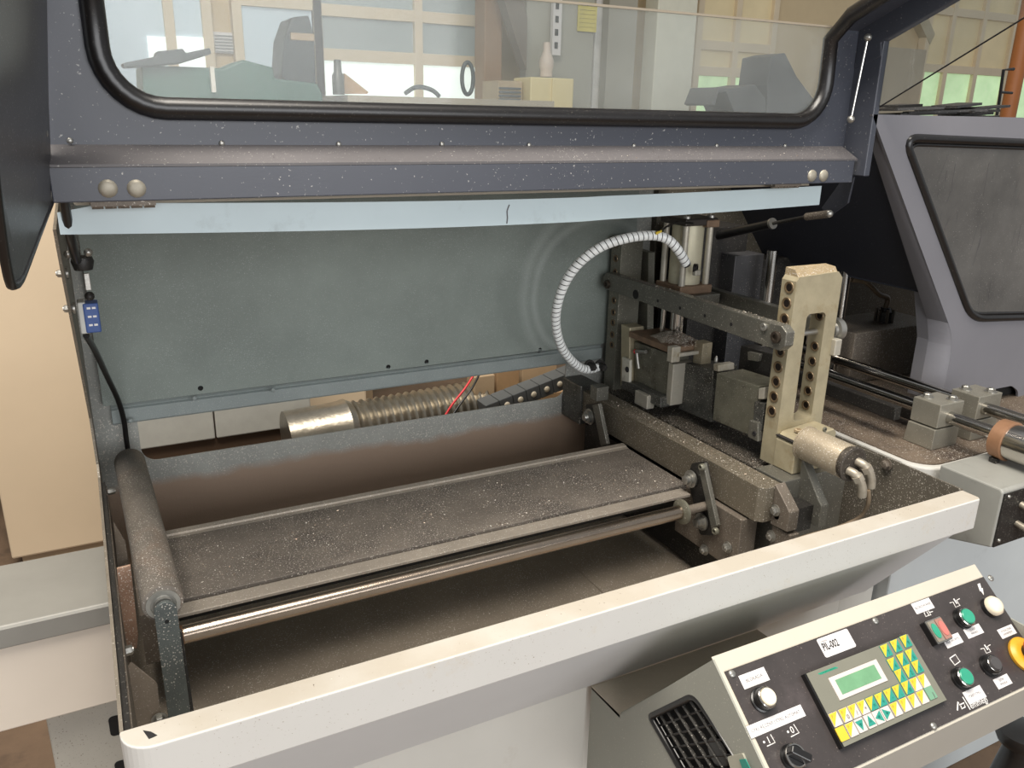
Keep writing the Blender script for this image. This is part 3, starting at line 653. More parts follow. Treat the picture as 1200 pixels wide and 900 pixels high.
# pressure shoe with rusty lip
xs = 1.13
y0s, y1s = at(786, 405, x=xs).y, at(737, 388, x=xs).y
G().px([(y0s, zsho-.012), (y1s, zsho-.012), (y1s, zsho+.002), (y0s, zsho+.002)], xs, 1.235).build('pressure_shoe', RUST, V, bevel=.002)
G().px([(y0s-.012, zsho-.030), (y0s+.006, zsho-.030), (y0s+.006, zsho+.006), (y0s-.012, zsho+.006)], xs-.004, xs+.02).build('shoe_bracket', ALU, V, bevel=.002)
g = G(); rs = [(0, 1.), (.006, .8), (.012, .55), (.016, .3), (.018, .1)]; sg_ = 16
for (h_m, f_m) in rs:
    for i in range(sg_):
        a_m = 2*math.pi*i/sg_; rm = f_m*(1+.22*math.sin(i*2.3)+.12*random.uniform(-1, 1)); g.v.append(Vector((1.187+.046*rm*math.cos(a_m), (y0s+y1s)/2-.016+.05*rm*math.sin(a_m), zsho+.001+h_m*random.uniform(.85, 1.1))))
for j in range(len(rs)-1):
    for i in range(sg_): g.f.append((j*sg_+i, j*sg_+(i+1) % sg_, (j+1)*sg_+(i+1) % sg_, (j+1)*sg_+i))
g.f.append(tuple(range((len(rs)-1)*sg_, len(rs)*sg_)))
g.build('chip_mound', mat('chip_mound', (150, 140, 126), .7, .2, .2, 60, speck=.8, bump=.8), V, smooth=60)
q = at(822, 412, y=y0s-.02)
G().box(xs+.012, q.x, y0s-.018, y0s-.010, zsho-.016, zsho-.008).build('shoe_bar', ALU, V, bevel=.001)
G().px([(y0s-.03, zsho-.04), (y0s+.0, zsho-.04), (y0s+.0, zsho+.012), (y0s-.03, zsho+.012)], q.x-.006, q.x+.022).build('shoe_end_block', mat('worn_block', (150, 140, 118), .5, .3, .2, 40, speck=.3), V, bevel=.002)

# jaws
xj = 1.150
def jaw(name, pts, x0, x1, m_, bev=.0015): return G().px([yz(a, b, x0) for a, b in pts], x0, x1).build(name, m_, V, bevel=bev)
jaw('rear_jaw', [(743, 400), (783, 414), (784, 464), (743, 450)], xj, xj+.06, OLIVE)
jaw('jaw_foot', [(728, 455), (774, 478), (774, 466), (743, 450), (728, 446)], xj-.022, xj+.06, OILY)
G().box(xj-.004, xj+.085, at(784, 440, x=xj).y-.018, at(784, 440, x=xj).y, at(784, 470, x=xj).z-.008, at(784, 424, x=xj).z).build('jaw_face', ALU, V, bevel=.0015)
jaw('spacer_plate', [(728, 380), (738, 384), (737, 454), (727, 452)], xj-.012, xj+.03, GOLD)
jaw('spacer_pad', [(729, 418), (738, 422), (737, 450), (728, 449)], xj-.020, xj-.012, mat('worn_pad', (196, 192, 178), .5, 0, .1, 40, dirt=.3, dcol=(120, 110, 96), ds=30))
hexbolt(V, at(735, 433, x=xj-.02), (-1, 0, 0), .005, .003, INK)
a = at(745, 412, x=xj-.006)
G().tube([a, a+Vector((-.004, -.02, .006)), a+Vector((-.004, -.045, .012))], .005, 8, 3).build('lock_lever', STEEL, V, smooth=50)
G().tube([a+Vector((-.004, -.01, 0)), a+Vector((-.004, -.016, -.02)), a+Vector((-.004, -.022, -.036))], .004, 8, 3).build('lever_arm', STEEL, V, smooth=50)
dome(V, a, (-1, .4, 0), .006, .006, RED, 'lever_cap')
jaw('middle_jaw', [(797, 424), (836, 433), (833, 495), (795, 479)], xj+.03, xj+.10, OILY)
jaw('middle_jaw_cap', [(836, 426), (842, 428), (842, 436), (836, 434)], xj+.03, xj+.075, ALU)
dome(V, at(839, 424, x=xj+.05), (0, 0, 1), .004, .014, STEEL, 'pin')
jaw('front_jaw', [(840, 437), (889, 453), (882, 512), (835, 492)], xj+.012, xj+.085, OLIVE)
jaw('jaw_insert', [(889, 455), (896, 454), (895, 468), (888, 468)], xj+.01, xj+.05, ALU)
jaw('jaw_shoe', [(884, 470), (896, 473), (892, 505), (882, 500)], xj+.008, xj+.07, OILY)
jaw('jaw_tab', [(878, 492), (888, 496), (888, 518), (876, 512)], xj+.000, xj+.02, BARM)
socket(V, at(884, 508, x=xj), (-1, 0, 0), .005, .002, INK)
jaw('rear_block', [(868, 405), (905, 415), (902, 450), (864, 440)], xj+.10, xj+.14, BLACK)
jaw('rear_block_clip', [(876, 412), (890, 415), (888, 424), (876, 422)], xj+.09, xj+.10, BARM)
jaw('upright_plate', [(740, 290), (760, 296), (758, 410), (738, 404)], xj+.08, xj+.10, mat('grey_post', (118, 116, 104)))
# lever links on the rail
def link(pts, x0, x1): return G().px(roundpoly([yz(a, b, x0) for a, b in pts], .006, 4), x0, x1).build('link_plate', BLACK, V, bevel=.001)
xl = xr-.020
link([(810, 543), (826, 541), (840, 617), (836, 628), (820, 627), (806, 560)], xl, xl+.008)
G().px([yz(a, b, xl-.010) for a, b in ((818, 546), (824, 543), (840, 616), (834, 622))], xl-.010, xl).build('link_bar', BARM, V, bevel=.001)
for q in ((810.5, 561), (823, 611)):
    p = at(q[0], q[1], x=xl-.002)
    G().lathe(p, (-1, 0, 0), [(0, .018), (.004, .018), (.004, .013), (.010, .013), (.010, .009), (.018, .009), (.019, .006)], 20).build('pivot_nut', STEEL, V, smooth=40)
for q in ((824, 547), (840, 622)): socket(V, at(q[0], q[1], x=xl-.010), (-1, 0, 0), .007, .008, OLIVE)
link([(686, 474), (700, 472), (712, 522), (700, 524), (690, 500)], xr-.02, xr-.012)
G().px([yz(a, b, xr-.03) for a, b in ((694, 475), (701, 473), (711, 521), (704, 523))], xr-.03, xr-.02).build('link_bar', BARM, V, bevel=.001)
p = at(692, 488, x=xr-.02); G().lathe(p, (-1, 0, 0), [(0, .02), (.004, .02), (.004, .015), (.012, .015), (.012, .01), (.02, .008)], 20).build('pivot_nut', STEEL, V, smooth=40)
# dark end casting behind the rail, small fittings
G().box(xr-.008, xr+.05, yr1-.002, YB-.004, .86, .962).build('rail_end', OILY, V, bevel=.003)
a = at(700, 468, y=1.56); G().box(a.x-.012, a.x+.022, 1.545, 1.575, .95, .985).build('end_block', BARM, V, bevel=.002)
a = at(752, 475, z=.951); G().box(a.x-.008, a.x+.014, a.y-.03, a.y+.02, .951, .985).build('rail_stop', ALU, V, bevel=.002)
for i in range(2): hexbolt(V, at(690+i*12, 428, y=1.6), (0, -1, 0), .010, .02, BLACK, 'hose_coupling')

# ------------------------------------------------------------------ white spiral-wrapped hose
pts = [(706, 428, 1.60), (690, 433, 1.59), (676, 428, 1.58), (660, 410, 1.56), (652, 385, 1.54), (653, 358, 1.52), (663, 330, 1.50), (680, 307, 1.48), (705, 289, 1.46), (735, 279, 1.44), (765, 276, 1.43), (783, 281, 1.42), (796, 295, 1.41), (805, 311, 1.41)]
P = [at(a, b, y=c) for a, b, c in pts]
HS = thing('spiral_hose', P[0], 'white spiral wrapped hose looping to the clamp cylinder', 'hose')
G().tube(P, .0088, 10, 6).build('inner_hose', PLASTIC, HS, smooth=60)
D = spline(P, 40); g = G(); turns = 62; seg = 14; up_ = None; rows = []
cum = [0]
for i in range(1, len(D)): cum.append(cum[-1]+(D[i]-D[i-1]).length)
Ltot = cum[-1]; pitch = Ltot/turns
def pos(s):
    s = min(max(s, 0), Ltot-1e-6); lo, hi = 0, len(cum)-1
    while hi-lo > 1:
        mi = (lo+hi)//2
        if cum[mi] <= s: lo = mi
        else: hi = mi
    t = (s-cum[lo])/max(1e-9, cum[hi]-cum[lo]); return D[lo].lerp(D[hi], t)
ref = Vector((.3, -1, .2))
N_ = turns*seg
for i in range(N_+1):
    s = Ltot*i/N_; th = 2*math.pi*i/seg
    for s_ in (s-pitch*.42, s+pitch*.42):
        c_ = pos(s_); t = (pos(s_+.002)-pos(s_-.002)).normalized(); u = (ref-t*ref.dot(t)).normalized(); b = t.cross(u)
        g.v.append(c_+(u*math.cos(th)+b*math.sin(th))*.0106)
    if i: k = 2*i; g.f.append((k-2, k, k+1, k-1))
g.build('spiral_wrap', WPLAST, HS, smooth=60)
a = at(768, 274, y=1.42); b = at(812, 262, y=1.42)
G().tube([a, a.lerp(b, .5)+Vector((0, 0, .012)), b], .0025, 6, 5).build('sensor_wire', PLASTIC, HS, smooth=60)
G().cyl(a, a.lerp(b, .15)+Vector((0, 0, .003)), .0032, 8).build('wire_ferrule', YTERM, HS)

# ------------------------------------------------------------------ saw bed, guide shafts, guard
BD = thing('saw_bed', (1.9, 1.3, .8), 'pale saw bed casting with dusty top and rounded corner', 'machine bed')
bx, byf = 1.432, .938
plan = [(bx, 1.68)]+[(bx, byf+.06)]+arc(bx+.06, byf+.06, .06, 180, 270, 8)+[(2.3, byf), (2.3, 1.68)]
G().pz(plan, .905, .94).build('bed_rim', BEDW, BD, bevel=.004)
plan2 = [(bx+.014, 1.67)]+[(bx+.014, byf+.066)]+arc(bx+.066, byf+.066, .052, 180, 270, 8)+[(2.29, byf+.014), (2.29, 1.67)]
G().pz(plan2, .9405, .943).build('bed_top', BEDM, BD)
G().pz([(bx+.012, 1.66)]+[(bx+.012, byf+.07)]+arc(bx+.07, byf+.07, .058, 180, 270, 8)+[(2.28, byf+.012), (2.28, 1.66)], .801, .905).build('bed_body', BEDW, BD, smooth=40)
def block(x0, x1):
    B = G().box(x0, x1, 1.005, 1.07, .992, 1.044).build('bearing_cap', OLIVE if 0 else mat('milled_block', (150, 146, 134), .4, .5, .12, 20, speck=.2), BD, bevel=.0015)
    G().px([(1.005, .9435), (1.075, .9435), (1.07, .989), (1.005, .989)], x0-.004, x1).build('bearing_base', MATS['milled_block'], BD, bevel=.0015)
    for yy in (1.02, 1.055): hexbolt(BD, ((x0+x1)/2+(.02 if yy < 1.04 else -.015), yy, 1.044), (0, 0, 1), .009, .007)
    return B
block(1.538, 1.615); block(1.665, 1.745)
for xs_, zz in ((1.575, 1.012), (1.69, 1.016)):
    G().cyl((xs_, .70, zz), (xs_, 1.66, zz), .0135, 24).build('guide_shaft', CHROME, BD, smooth=40)
G().box(1.50, 1.52, 1.08, 1.66, .99, 1.02).build('slide_bar', BLACK, BD, bevel=.002)
G().box(1.61, 1.64, 1.08, 1.66, .96, .985).build('slide_bar', BLACK, BD, bevel=.002)
CY = thing('feed_cylinder_tube', (1.6, .9, .96), 'large polished feed cylinder with bronze collar beside the guide shaft', 'cylinder')
cxx, czz = 1.592, 1.000
G().cyl((cxx, .40, czz), (cxx, .905, czz), .037, 36).build('cylinder_tube', CHROME, CY, smooth=40)
G().lathe((cxx, .905, czz), (0, -1, 0), [(-.006, .028), (0, .040), (.026, .041), (.027, .039)], 36).build('collar', BROWNC, CY, smooth=40)
dome(CY, (cxx-.028, .893, czz+.026), (-.7, 0, .7), .002, .002, INK, 'set_screw')
G().box(cxx-.028, cxx-.016, .885, .90, .945, .965).build('collar_bracket', BLACK, CY)
JB = thing('valve_box', (1.55, .85, .80), 'grey sheet metal valve box with black front plate', 'box')
G().px([(.80, .835), (.80, .95), (.806, .955), (.93, .955), (.93, .80)], 1.458, 1.72).build('box_body', mat('galvanised_box', (158, 158, 152), .45, .25, .08, 8, dirt=.15, dcol=(130, 128, 122), ds=10), JB, bevel=.003)
fp = G().box(1.462, 1.72, .797, .80, .836, .947).build('front_plate', BLACK, JB)
for q in ((1.475, .94), (1.475, .848)): dome(JB, (q[0], .797, q[1]), (0, -1, 0), .004, .003, STEEL, 'screw')
for zz in (.915, .875):
    G().cyl((1.52, .797, zz), (1.52, .77, zz-.004), .0065, 12).build('hose_fitting', FIT, JB, smooth=40)
    G().tube([(1.52, .775, zz-.004), (1.53, .75, zz-.012), (1.545, .73, zz-.03), (1.55, .72, zz-.06)], .0055, 8, 5).build('fitting_hose', PLASTIC, JB, smooth=60)
SV = thing('terminal_box', (1.88, 1.45, .943), 'dusty grey terminal box with cable plug behind the vise', 'box')
G().box(1.735, 2.06, 1.40, 1.56, .944, 1.083).build('box_body', mat('dusty_grey_box', (126, 116, 104), .65, .1, .12, 12, speck=.5, bump=.3), SV, bevel=.003)
tp = at(1034, 383, y=1.46)
G().lathe((tp.x, 1.46, 1.083), (.05, 0, 1), [(0, .02), (.03, .022), (.032, .014), (.04, .012)], 10).build('cable_plug', BLACK, SV)
for k in range(6):
    a_ = k*math.pi/3; G().box(tp.x+.021*math.cos(a_)-.003, tp.x+.021*math.cos(a_)+.003, 1.46+.021*math.sin(a_)-.003, 1.46+.021*math.sin(a_)+.003, 1.083, 1.121).build('plug_grip', DSTEEL, SV)
G().tube([(tp.x, 1.46, 1.12), (tp.x+.002, 1.46, 1.15), at(1030, 345, y=1.46), at(1015, 331, y=1.47), at(998, 328, y=1.48)], .007, 8, 6).build('plug_cable', mat('dirty_hose', (120, 104, 84)), SV, smooth=60)

gy = 1.15
GU = thing('saw_guard', (1.8, 1.4, .943), 'grey violet saw head guard with dark smoked window', 'saw guard')
fr = [(1022, 134), (1118, 397), (1104, 468), (1186, 452), (1193, 458), (1193, 480), (1350, 440), (1350, 141)]
frp = roundpoly([xz(a, b, gy) for a, b in fr], [0, .05, .02, .01, .01, 0, 0, 0], 6)
wn = roundpoly([xz(a, b, gy) for a, b in ((1058, 158), (1300, 168), (1300, 372), (1139, 376))], [.04, 0, 0, .05], 6)
G().holed(frp, [wn[::-1]], lambda a, b, t: (a, t, b), gy, gy+.006).build('front_shell', GUARD, GU)
ou = [(1010, 137), (1084, 342), (1088, 398), (1076, 464)]
inn = [Vector((p[0], gy+.0005, p[1])) for p in frp[0:15]]
oup = [at(*q, y=gy+.04) for q in ou]
def frac(P_):
    c_ = [0]
    for i in range(1, len(P_)): c_.append(c_[-1]+(P_[i]-P_[i-1]).length)
    return [v/c_[-1] for v in c_]
fi, fo = frac(inn), frac(oup)
def on(t):
    for i in range(len(oup)-1):
        if t <= fo[i+1]+1e-9: return oup[i].lerp(oup[i+1], (t-fo[i])/(fo[i+1]-fo[i]))
    return oup[-1]
g = G()
for i in range(len(inn)-1):
    a, b = on(fi[i]), on(fi[i+1]); c, d = inn[i], inn[i+1]
    ma, mb = (a+c)/2+Vector((-.004, -.012, .002)), (b+d)/2+Vector((-.004, -.012, .002))
    g.add([a, b, d, c, ma, mb], [(0, 1, 5, 4), (4, 5, 2, 3)])
be = g.build('front_bevel', GUARD, GU, smooth=70)
a, b = at(1010, 137, y=gy+.04), at(1084, 342, y=gy+.04)
G().tube([a+Vector((-.001, -.001, 0)), b+Vector((-.001, -.001, 0))], .0012, 6, 0).build('sheet_edge', CHROME, be)
G().prism([a, b, b+Vector((.004, 0, 0)), a+Vector((.004, 0, 0))], (0, .56, 0)).build('side_shell', GUARDD, GU)
G().prism([b, b+Vector((.30, 0, 0)), b+Vector((.30, 0, -.004)), b+Vector((0, 0, -.004))], (0, .50, 0)).build('under_shell', GUARDD, GU)
a2, b2 = at(1088, 398, y=gy+.04), at(1076, 464, y=gy+.04)
G().prism([b+Vector((.002, 0, 0)), a2, b2, b2+Vector((.004, 0, 0)), a2+Vector((.004, 0, 0)), b+Vector((.006, 0, 0))], (0, .03, 0)).build('leg_shell', GUARD, GU)
G().box(a.x+.002, 2.35, gy+.004, gy+.56, a.z-.004, a.z).build('top_shell', GUARD, GU)
G().box(b2.x+.004, 2.2, gy+.02, gy+.05, .944, b2.z+.03).build('notch_shade_box', DARK, GU)  # dark box added to stand for the shaded void under the guard
wp = [Vector((p[0], gy+.002, p[1])) for p in wn]
i0 = min(range(len(wp)), key=lambda i: abs(wp[i].x-wp[0].x)+abs(wp[i].z-wp[0].z))
def inset(pts, d):
    cxm = sum(p.x for p in pts)/len(pts); czm = sum(p.z for p in pts)/len(pts)
    return [Vector((p.x+(d if p.x < cxm else -d), p.y, p.z+(d if p.z < czm else -d))) for p in pts]
wi = inset(wp, .006); wi.append(wi[0])
G().tube(wi, .0095, 10, 0).build('rubber_seal', RUBBER, GU, smooth=60)
wi2 = inset(wp, .018); wi2.append(wi2[0])
G().tube(wi2, .004, 8, 0).build('inner_seal', RUBBER, GU, smooth=60)
tag(G().prism(wp, (0, .004, 0)).build('window_pane', SCRATCH, GU), 'dark smoked pane with scratches')
g = G()
for i in range(46):
    px_ = random.uniform(1085, 1230); py_ = random.uniform(180, 340); ln = random.uniform(8, 40); sl = random.uniform(-.45, -.1)
    a_ = at(px_, py_, y=gy+.0015); b_ = at(px_+sl*ln, py_+ln, y=gy+.0015); g.tube([a_, b_], random.uniform(.0001, .00028), 4, 0)
tag(g.build('scratches', INKG, GU), kind='stuff')
# dark saw mechanism seen between vise and guard
ME = thing('saw_mechanism', (1.5, 1.5, .943), 'black saw head mechanism with chrome columns behind the vise', 'mechanism')
def xbox(name, px0, py0, px1, py1, y, dep, m_, z0=None):
    a, b = at(px0, py0, y=y), at(px1, py1, y=y)
    return G().box(a.x, b.x, y, y+dep, b.z if z0 is None else z0, a.z).build(name, m_, ME, bevel=.002)
xbox('black_casting', 815, 268, 862, 410, 1.55, .12, BLACK, .943)
xbox('motor_block', 862, 300, 884, 400, 1.5, .1, mat('grey_motor', (62, 62, 64), .5, .2, .2, 12, speck=.2), .943)
xbox('head_plate', 882, 305, 930, 420, 1.6, .06, BLACK, .943)
for q, y in (((904, 308), 1.45), ((991, 322), 1.42)):
    a = at(*q, y=y); G().cyl((a.x, y, .943), (a.x, y, a.z+.03), .013, 20).build('chrome_column', CHROME, ME, smooth=40)
G().box(1.30, 2.4, 1.70, 1.72, .943, 1.46).build('rear_plate', mat('rear_plate_brown', (80, 74, 62), .6, .1, .25, 3, speck=.2), ME)
G().box(1.9, 1.92, 1.66, 1.70, .943, 1.4).build('rear_rib', BLACK, ME)

# ------------------------------------------------------------------ control console
CO = thing('control_console', (.97, .75, .45), 'tilted control console with black panel, keypad and push buttons', 'control panel')
th = math.radians(39)
CO_O = Vector((0, .706, .897)); CD = Vector((0, -math.cos(th), -math.sin(th))); CN = Vector((0, -math.sin(th), math.cos(th))); CX = Vector((1, 0, 0))
def uv(px, py):
    v = ray(px, py); t = (CO_O-CAM).dot(CN)/v.dot(CN); p = CAM+v*t; return (p.x, (p-CO_O).dot(CD))
def cp_(u, v, h=0): return CO_O+CX*u+CD*v+CN*h
U0, U1, LF = .690, 1.2585, .190
A_0 = CO_O; B_0 = CO_O+CD*LF
C_0 = Vector((0, B_0.y+.012, B_0.z-.075)); 
sidep = [(A_0.y, A_0.z), (B_0.y, B_0.z), (C_0.y, C_0.z), (C_0.y+.10, C_0.z-.06), (.99, .45), (.99, .648), (.903, .655)]
vent = [(yz(760, 840, U0)), (yz(812, 815, U0)), (yz(872, 905, U0)), (yz(797, 905, U0))]
vr = roundpoly(vent, [.01, .016, 0, 0], 5)
G().holed(sidep, [vr], lambda a, b, t: (t, a, b), U0, U0+.003).build('side_plate', CONS, CO)
G().px([(B_0.y, B_0.z), (C_0.y, C_0.z), (C_0.y+.10, C_0.z-.06), (C_0.y+.10, C_0.z-.057), (C_0.y+.003, C_0.z+.001), (B_0.y+.004, B_0.z)], U0+.003, U1).build('front_lip', CONSF, CO)
G().prism([cp_(U0+.001, -.004, -.003), cp_(U1, -.004, -.003), cp_(U1, LF, -.003), cp_(U0+.001, LF, -.003)], CN*.0028).build('face_frame', CONSL, CO, bevel=.0012)
G().px([(.706, .895), (.708, .892), (.905, .657), (.903, .655)], U0+.003, U1).build('rear_plate', CONS, CO)
G().px([(.903, .649), (.903, .655), (.99, .650), (.99, .645)], U0, 1.075).build('ledge', LEDGE, CO)
G().box(U1-.003, U1, .60, .70, .70, .84).build('end_plate', CONS, CO)
# ventilation opening: dark frame, fan ribs
g = G()
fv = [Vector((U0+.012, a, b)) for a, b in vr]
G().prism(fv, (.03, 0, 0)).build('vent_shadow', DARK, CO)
vo = [Vector((U0+.004, a, b)) for a, b in vr]; vo.append(vo[0])
G().tube(vo, .006, 8, 0).build('vent_frame', PLASTIC, CO, smooth=60)
a0, a1, a2, a3 = [Vector((U0+.007, *p)) for p in vent]
for k in range(1, 6):
    s_ = a0.lerp(a1, k/6); e_ = a3.lerp(a2, k/6)
    G().tube([s_, e_], .0028, 6, 0).build('vent_rib', mat('grille_grey', (66, 64, 60), .5, .2, .2, 30, speck=.3), CO)
for k in range(1, 5):
    s_ = a0.lerp(a3, k/5); e_ = a1.lerp(a2, k/5)
    G().tube([s_, e_], .0018, 6, 0).build('vent_rib', PLASTIC, CO)
hub = a0.lerp(a2, .72)
G().lathe(hub+Vector((.004, 0, 0)), (-1, 0, 0), [(0, .022), (.004, .022), (.005, .018)], 24).build('fan_hub', PLASTIC, CO, smooth=40)
# latch on the side
lt = [yz(854, 886, U0), yz(872, 882, U0), yz(884, 915, U0), yz(862, 915, U0)]
lo_ = G().px(roundpoly(lt, .003, 3), U0-.003, U0).build('side_latch', mat('latch_grey', (168, 166, 150), .5, 0, .05, 20), CO)
lt2 = [yz(867, 890, U0-.003), yz(874, 889, U0-.003), yz(882, 905, U0-.003), yz(873, 907, U0-.003)]
G().px(lt2, U0-.0042, U0-.003).build('latch_slot', KTEAL, lo_)
# black overlay and screws
fu0, fu1, fv0, fv1 = .6985, 1.2585, .0195, .186
face = G().prism([cp_(fu0, fv0), cp_(fu1-.002, fv0), cp_(fu1-.002, fv1), cp_(fu0, fv1)], CN*.0015).build('black_face', FACE, CO)
for q in ((857, 790), (1160, 678), (1025, 728), (1093, 851)):
    u, v = uv(*q); dome(CO, cp_(u, v, .0015), CN, .0055, .003, STEEL, 'screw')
def quad(name, u0, u1, v0, v1, h0, h1, m_, par, rr_=0):
    pts = rrect(u0, u1, v0, v1, rr_, 4) if rr_ else [(u0, v0), (u1, v0), (u1, v1), (u0, v1)]
    return G().prism([cp_(a, b, h0) for a, b in pts], CN*(h1-h0)).build(name, m_, par)
def text(s, u, v, size, m_, h, par, name='lettering', align='CENTER', sx=1., bold=0.):
    cu = bpy.data.curves.new('t', 'FONT'); cu.body = s; cu.size = size; cu.align_x = align; cu.align_y = 'CENTER'
    cu.resolution_u = 2; cu.offset = bold
    t = bpy.data.objects.new('t', cu); me = bpy.data.meshes.new_from_object(t); bpy.data.objects.remove(t); bpy.data.curves.remove(cu)
    o = bpy.data.objects.new(name, me); me.materials.clear(); me.materials.append(m_); COL.objects.link(o)
    if par.name not in WPOS: WPOS[par.name] = Vector()
    setp(o, par, cp_(u, v, h))
    o.rotation_euler = Matrix((CX, -CD, CN)).transposed().to_euler(); o.scale = (sx, 1, 1)
    return o
# inventory sticker (its square code is left out)
st = quad('inventory_sticker', .8695, .9325, .0215, .0490, .0016, .0019, WHITE, face, .003)
text('PIL-002', .8730, .0350, .0150, INK, .0021, st, align='LEFT', sx=.68, bold=.0004)
text('Lokacja', .8735, .0265, .0045, INKG, .0021, st, align='LEFT')
# keypad module
KH = .010
kp = quad('keypad_module', .8135, 1.0275, .0585, .1600, .0015, KH, PLASTIC, CO)
kf = quad('keypad_face', .8165, 1.027, .0590, .1590, KH, KH+.0008, KGREY, kp)
h1 = KH+.0008
def uvh(px, py, h):
    v = ray(px, py); o_ = CO_O+CN*h; t = (o_-CAM).dot(CN)/v.dot(CN); p = CAM+v*t; return (p.x, (p-CO_O).dot(CD))
for k in range(3):
    u, v = uvh(966, 785-k*2.2+2, h1); quad('print_line', u-.012, u+.022, v+.0*k-.0008+k*.003, v+.0006+k*.003, h1, h1+.0003, TEAL, kf)
u0_, v0_ = uvh(970, 795, h1); u1_, v1_ = uvh(1040, 797.5, h1)
lf = quad('display_frame', u0_, u1_, v0_, v1_, h1, h1+.0012, KWHITE, kp)
quad('display_screen', u0_+.009, u1_-.009, v0_+.0055, v1_-.0055, h1+.0012, h1+.0016, LCD, kp)
def key(px, py, kind, ch=''):
    u, v = uvh(px, py, h1); s = .0079; t = .0088
    base = {'t': KTEAL, 'w': KWHITE, 'y': YEL, 'a': KWHITE, 'g': mat('sage_key', (110, 150, 124), .45, 0, .05, 30)}[kind]
    k_ = quad('key', u-s, u+s, v-t, v+t, h1, h1+.0014, base, kp, .0012)
    z = h1+.0015
    def tri(pts, m_): G().prism([cp_(u+a*s, v+b*t, z) for a, b in pts], CN*.0003).build('key_print', m_, k_)
    if kind in 'tw': tri([(-.95, -.95), (.95, -.95), (-.95, .95)], YEL)
    if kind == 'a':
        d = {'v': [(-.9, -.7), (.9, -.7), (0, .85)], '^': [(-.9, .7), (.9, .7), (0, -.85)], '<': [(.8, -.85), (.8, .85), (-.85, 0)], '>': [(-.8, -.85), (-.8, .85), (.85, 0)]}[ch]
        tri(d, KTEAL); tri([(a*.35, b*.35) for a, b in d], TEALD)
    elif ch:
        text(ch, u+s*.35, v+t*.4, .0085, TEALD if kind == 't' else INKG, z+.0005, k_, 'key_print')
    if kind in 'tw': text('F', u-s*.45, v-t*.45, .0055, mat('orange_print', (196, 120, 60), .5), z+.0005, k_, 'key_print')
rows = [((1037.5, 763), (1049, 757.5), (1060.5, 752)), ((1045.5, 779), (1056.5, 773.5), (1066.5, 768.5)), ((1054, 792.5), (1064, 787), (1074, 782))]
for r_, chs in zip(rows, ('789', '456', '123')):
    for q, ch in zip(r_, chs): key(q[0]+.5, q[1]-.5, 't', ch)
r4 = [(978.5, 843), (990, 838), (1000.5, 833.5), (1011, 829), (1021, 824.5), (1031.5, 820), (1042, 815), (1052, 810.5), (1062.5, 806), (1072.5, 802), (1082, 798)]
for i, q in enumerate(r4): key(*q, 't' if 4 <= i <= 8 else 'w', '' if i in (9, 10) else ('', '0', '/', '*')[i] if i < 4 else '=+-.#'[i-4])
r5 = [(986.5, 860), (997.5, 855), (1008, 850), (1019, 845), (1029, 840.5), (1039, 836), (1049.5, 831), (1060, 826), (1070.5, 821.5), (1080.5, 817), (1090, 812)]
for i, q in enumerate(r5):
    if i == 0: key(*q, 'y', '')
    elif i in (2, 3, 4, 5): key(*q, 'a', 'v^<>'[i-2])
    elif i == 10: key(*q, 'g', 'J')
    else: key(*q, 'w', '')
# push buttons and lamps
def button(q, r, prof_base, cap_r, cap_h, capm, hb, name='push_button'):
    u, v = uv(*q); c = cp_(u, v, .0015)
    b = G().lathe(c, CN, prof_base, 28).build(name, PLASTIC, CO, smooth=40)
    G().lathe(c+CN*(hb-.002), CN, [(0, cap_r), (cap_h*.75, cap_r), (cap_h, cap_r*.9)], 28).build('cap', capm, b, smooth=40)
    G().lathe(c+CN*(hb-.004), CN, [(0, cap_r*1.22), (.0035, cap_r*1.22), (.0045, cap_r*1.12), (.0042, cap_r*1.02)], 28, closed=False).build('bezel', CHROME, b, smooth=40)
    return b
PB = [(0, .0165), (.004, .0165), (.004, .0145), (.012, .0145), (.0135, .0135)]
button((1126, 726), 0, PB, .0118, .005, TEAL, .0135)
button((1124, 796), 0, PB, .0118, .004, TEAL, .0135)
button((1157, 781), 0, PB, .0105, .006, mat('dark_push_cap', (72, 70, 70), .35, 0, .1, 40), .0135)
button((891, 821), 0, [(0, .0165), (.003, .0165), (.004, .0145), (.016, .0145), (.018, .0135)], .0115, .005, LENS, .018, 'indicator_lamp')
lu, lv = uv(1158, 713); c = cp_(lu, lv, .0015)
b = G().lathe(c, CN, [(0, .016), (.006, .016), (.008, .0145)], 28).build('indicator_lamp', PLASTIC, CO, smooth=40)
G().lathe(c+CN*.008, CN, [(0, .0155), (.006, .0155), (.011, .011), (.0125, .004)], 28).build('lens', LENS, b, smooth=60)
# double push button
u, v = uv(1094, 741)
db = quad('double_button', u-.020, u+.016, v-.018, v+.0185, .0015, .012, PLASTIC, CO, .002)
quad('bezel', u-.0185, u+.0165, v-.0175, v+.018, .012, .0128, STEEL, db, .002)
for k, mm in ((0, TEAL), (1, REDP)):
    uu = u-.0095+k*.017; bb = quad('cap', uu-.0075, uu+.0075, v-.0155, v+.016, .0128, .0145, mat('cap_frame', (128, 122, 110), .5) if k == 0 else mat('cap_frame_red', (150, 112, 100), .5), db, .0015)
    G().prism([cp_(uu+.0062*math.cos(i*math.pi/10), v+.0115*math.sin(i*math.pi/10), .0145) for i in range(20)], CN*.001).build('lens', mm, bb)
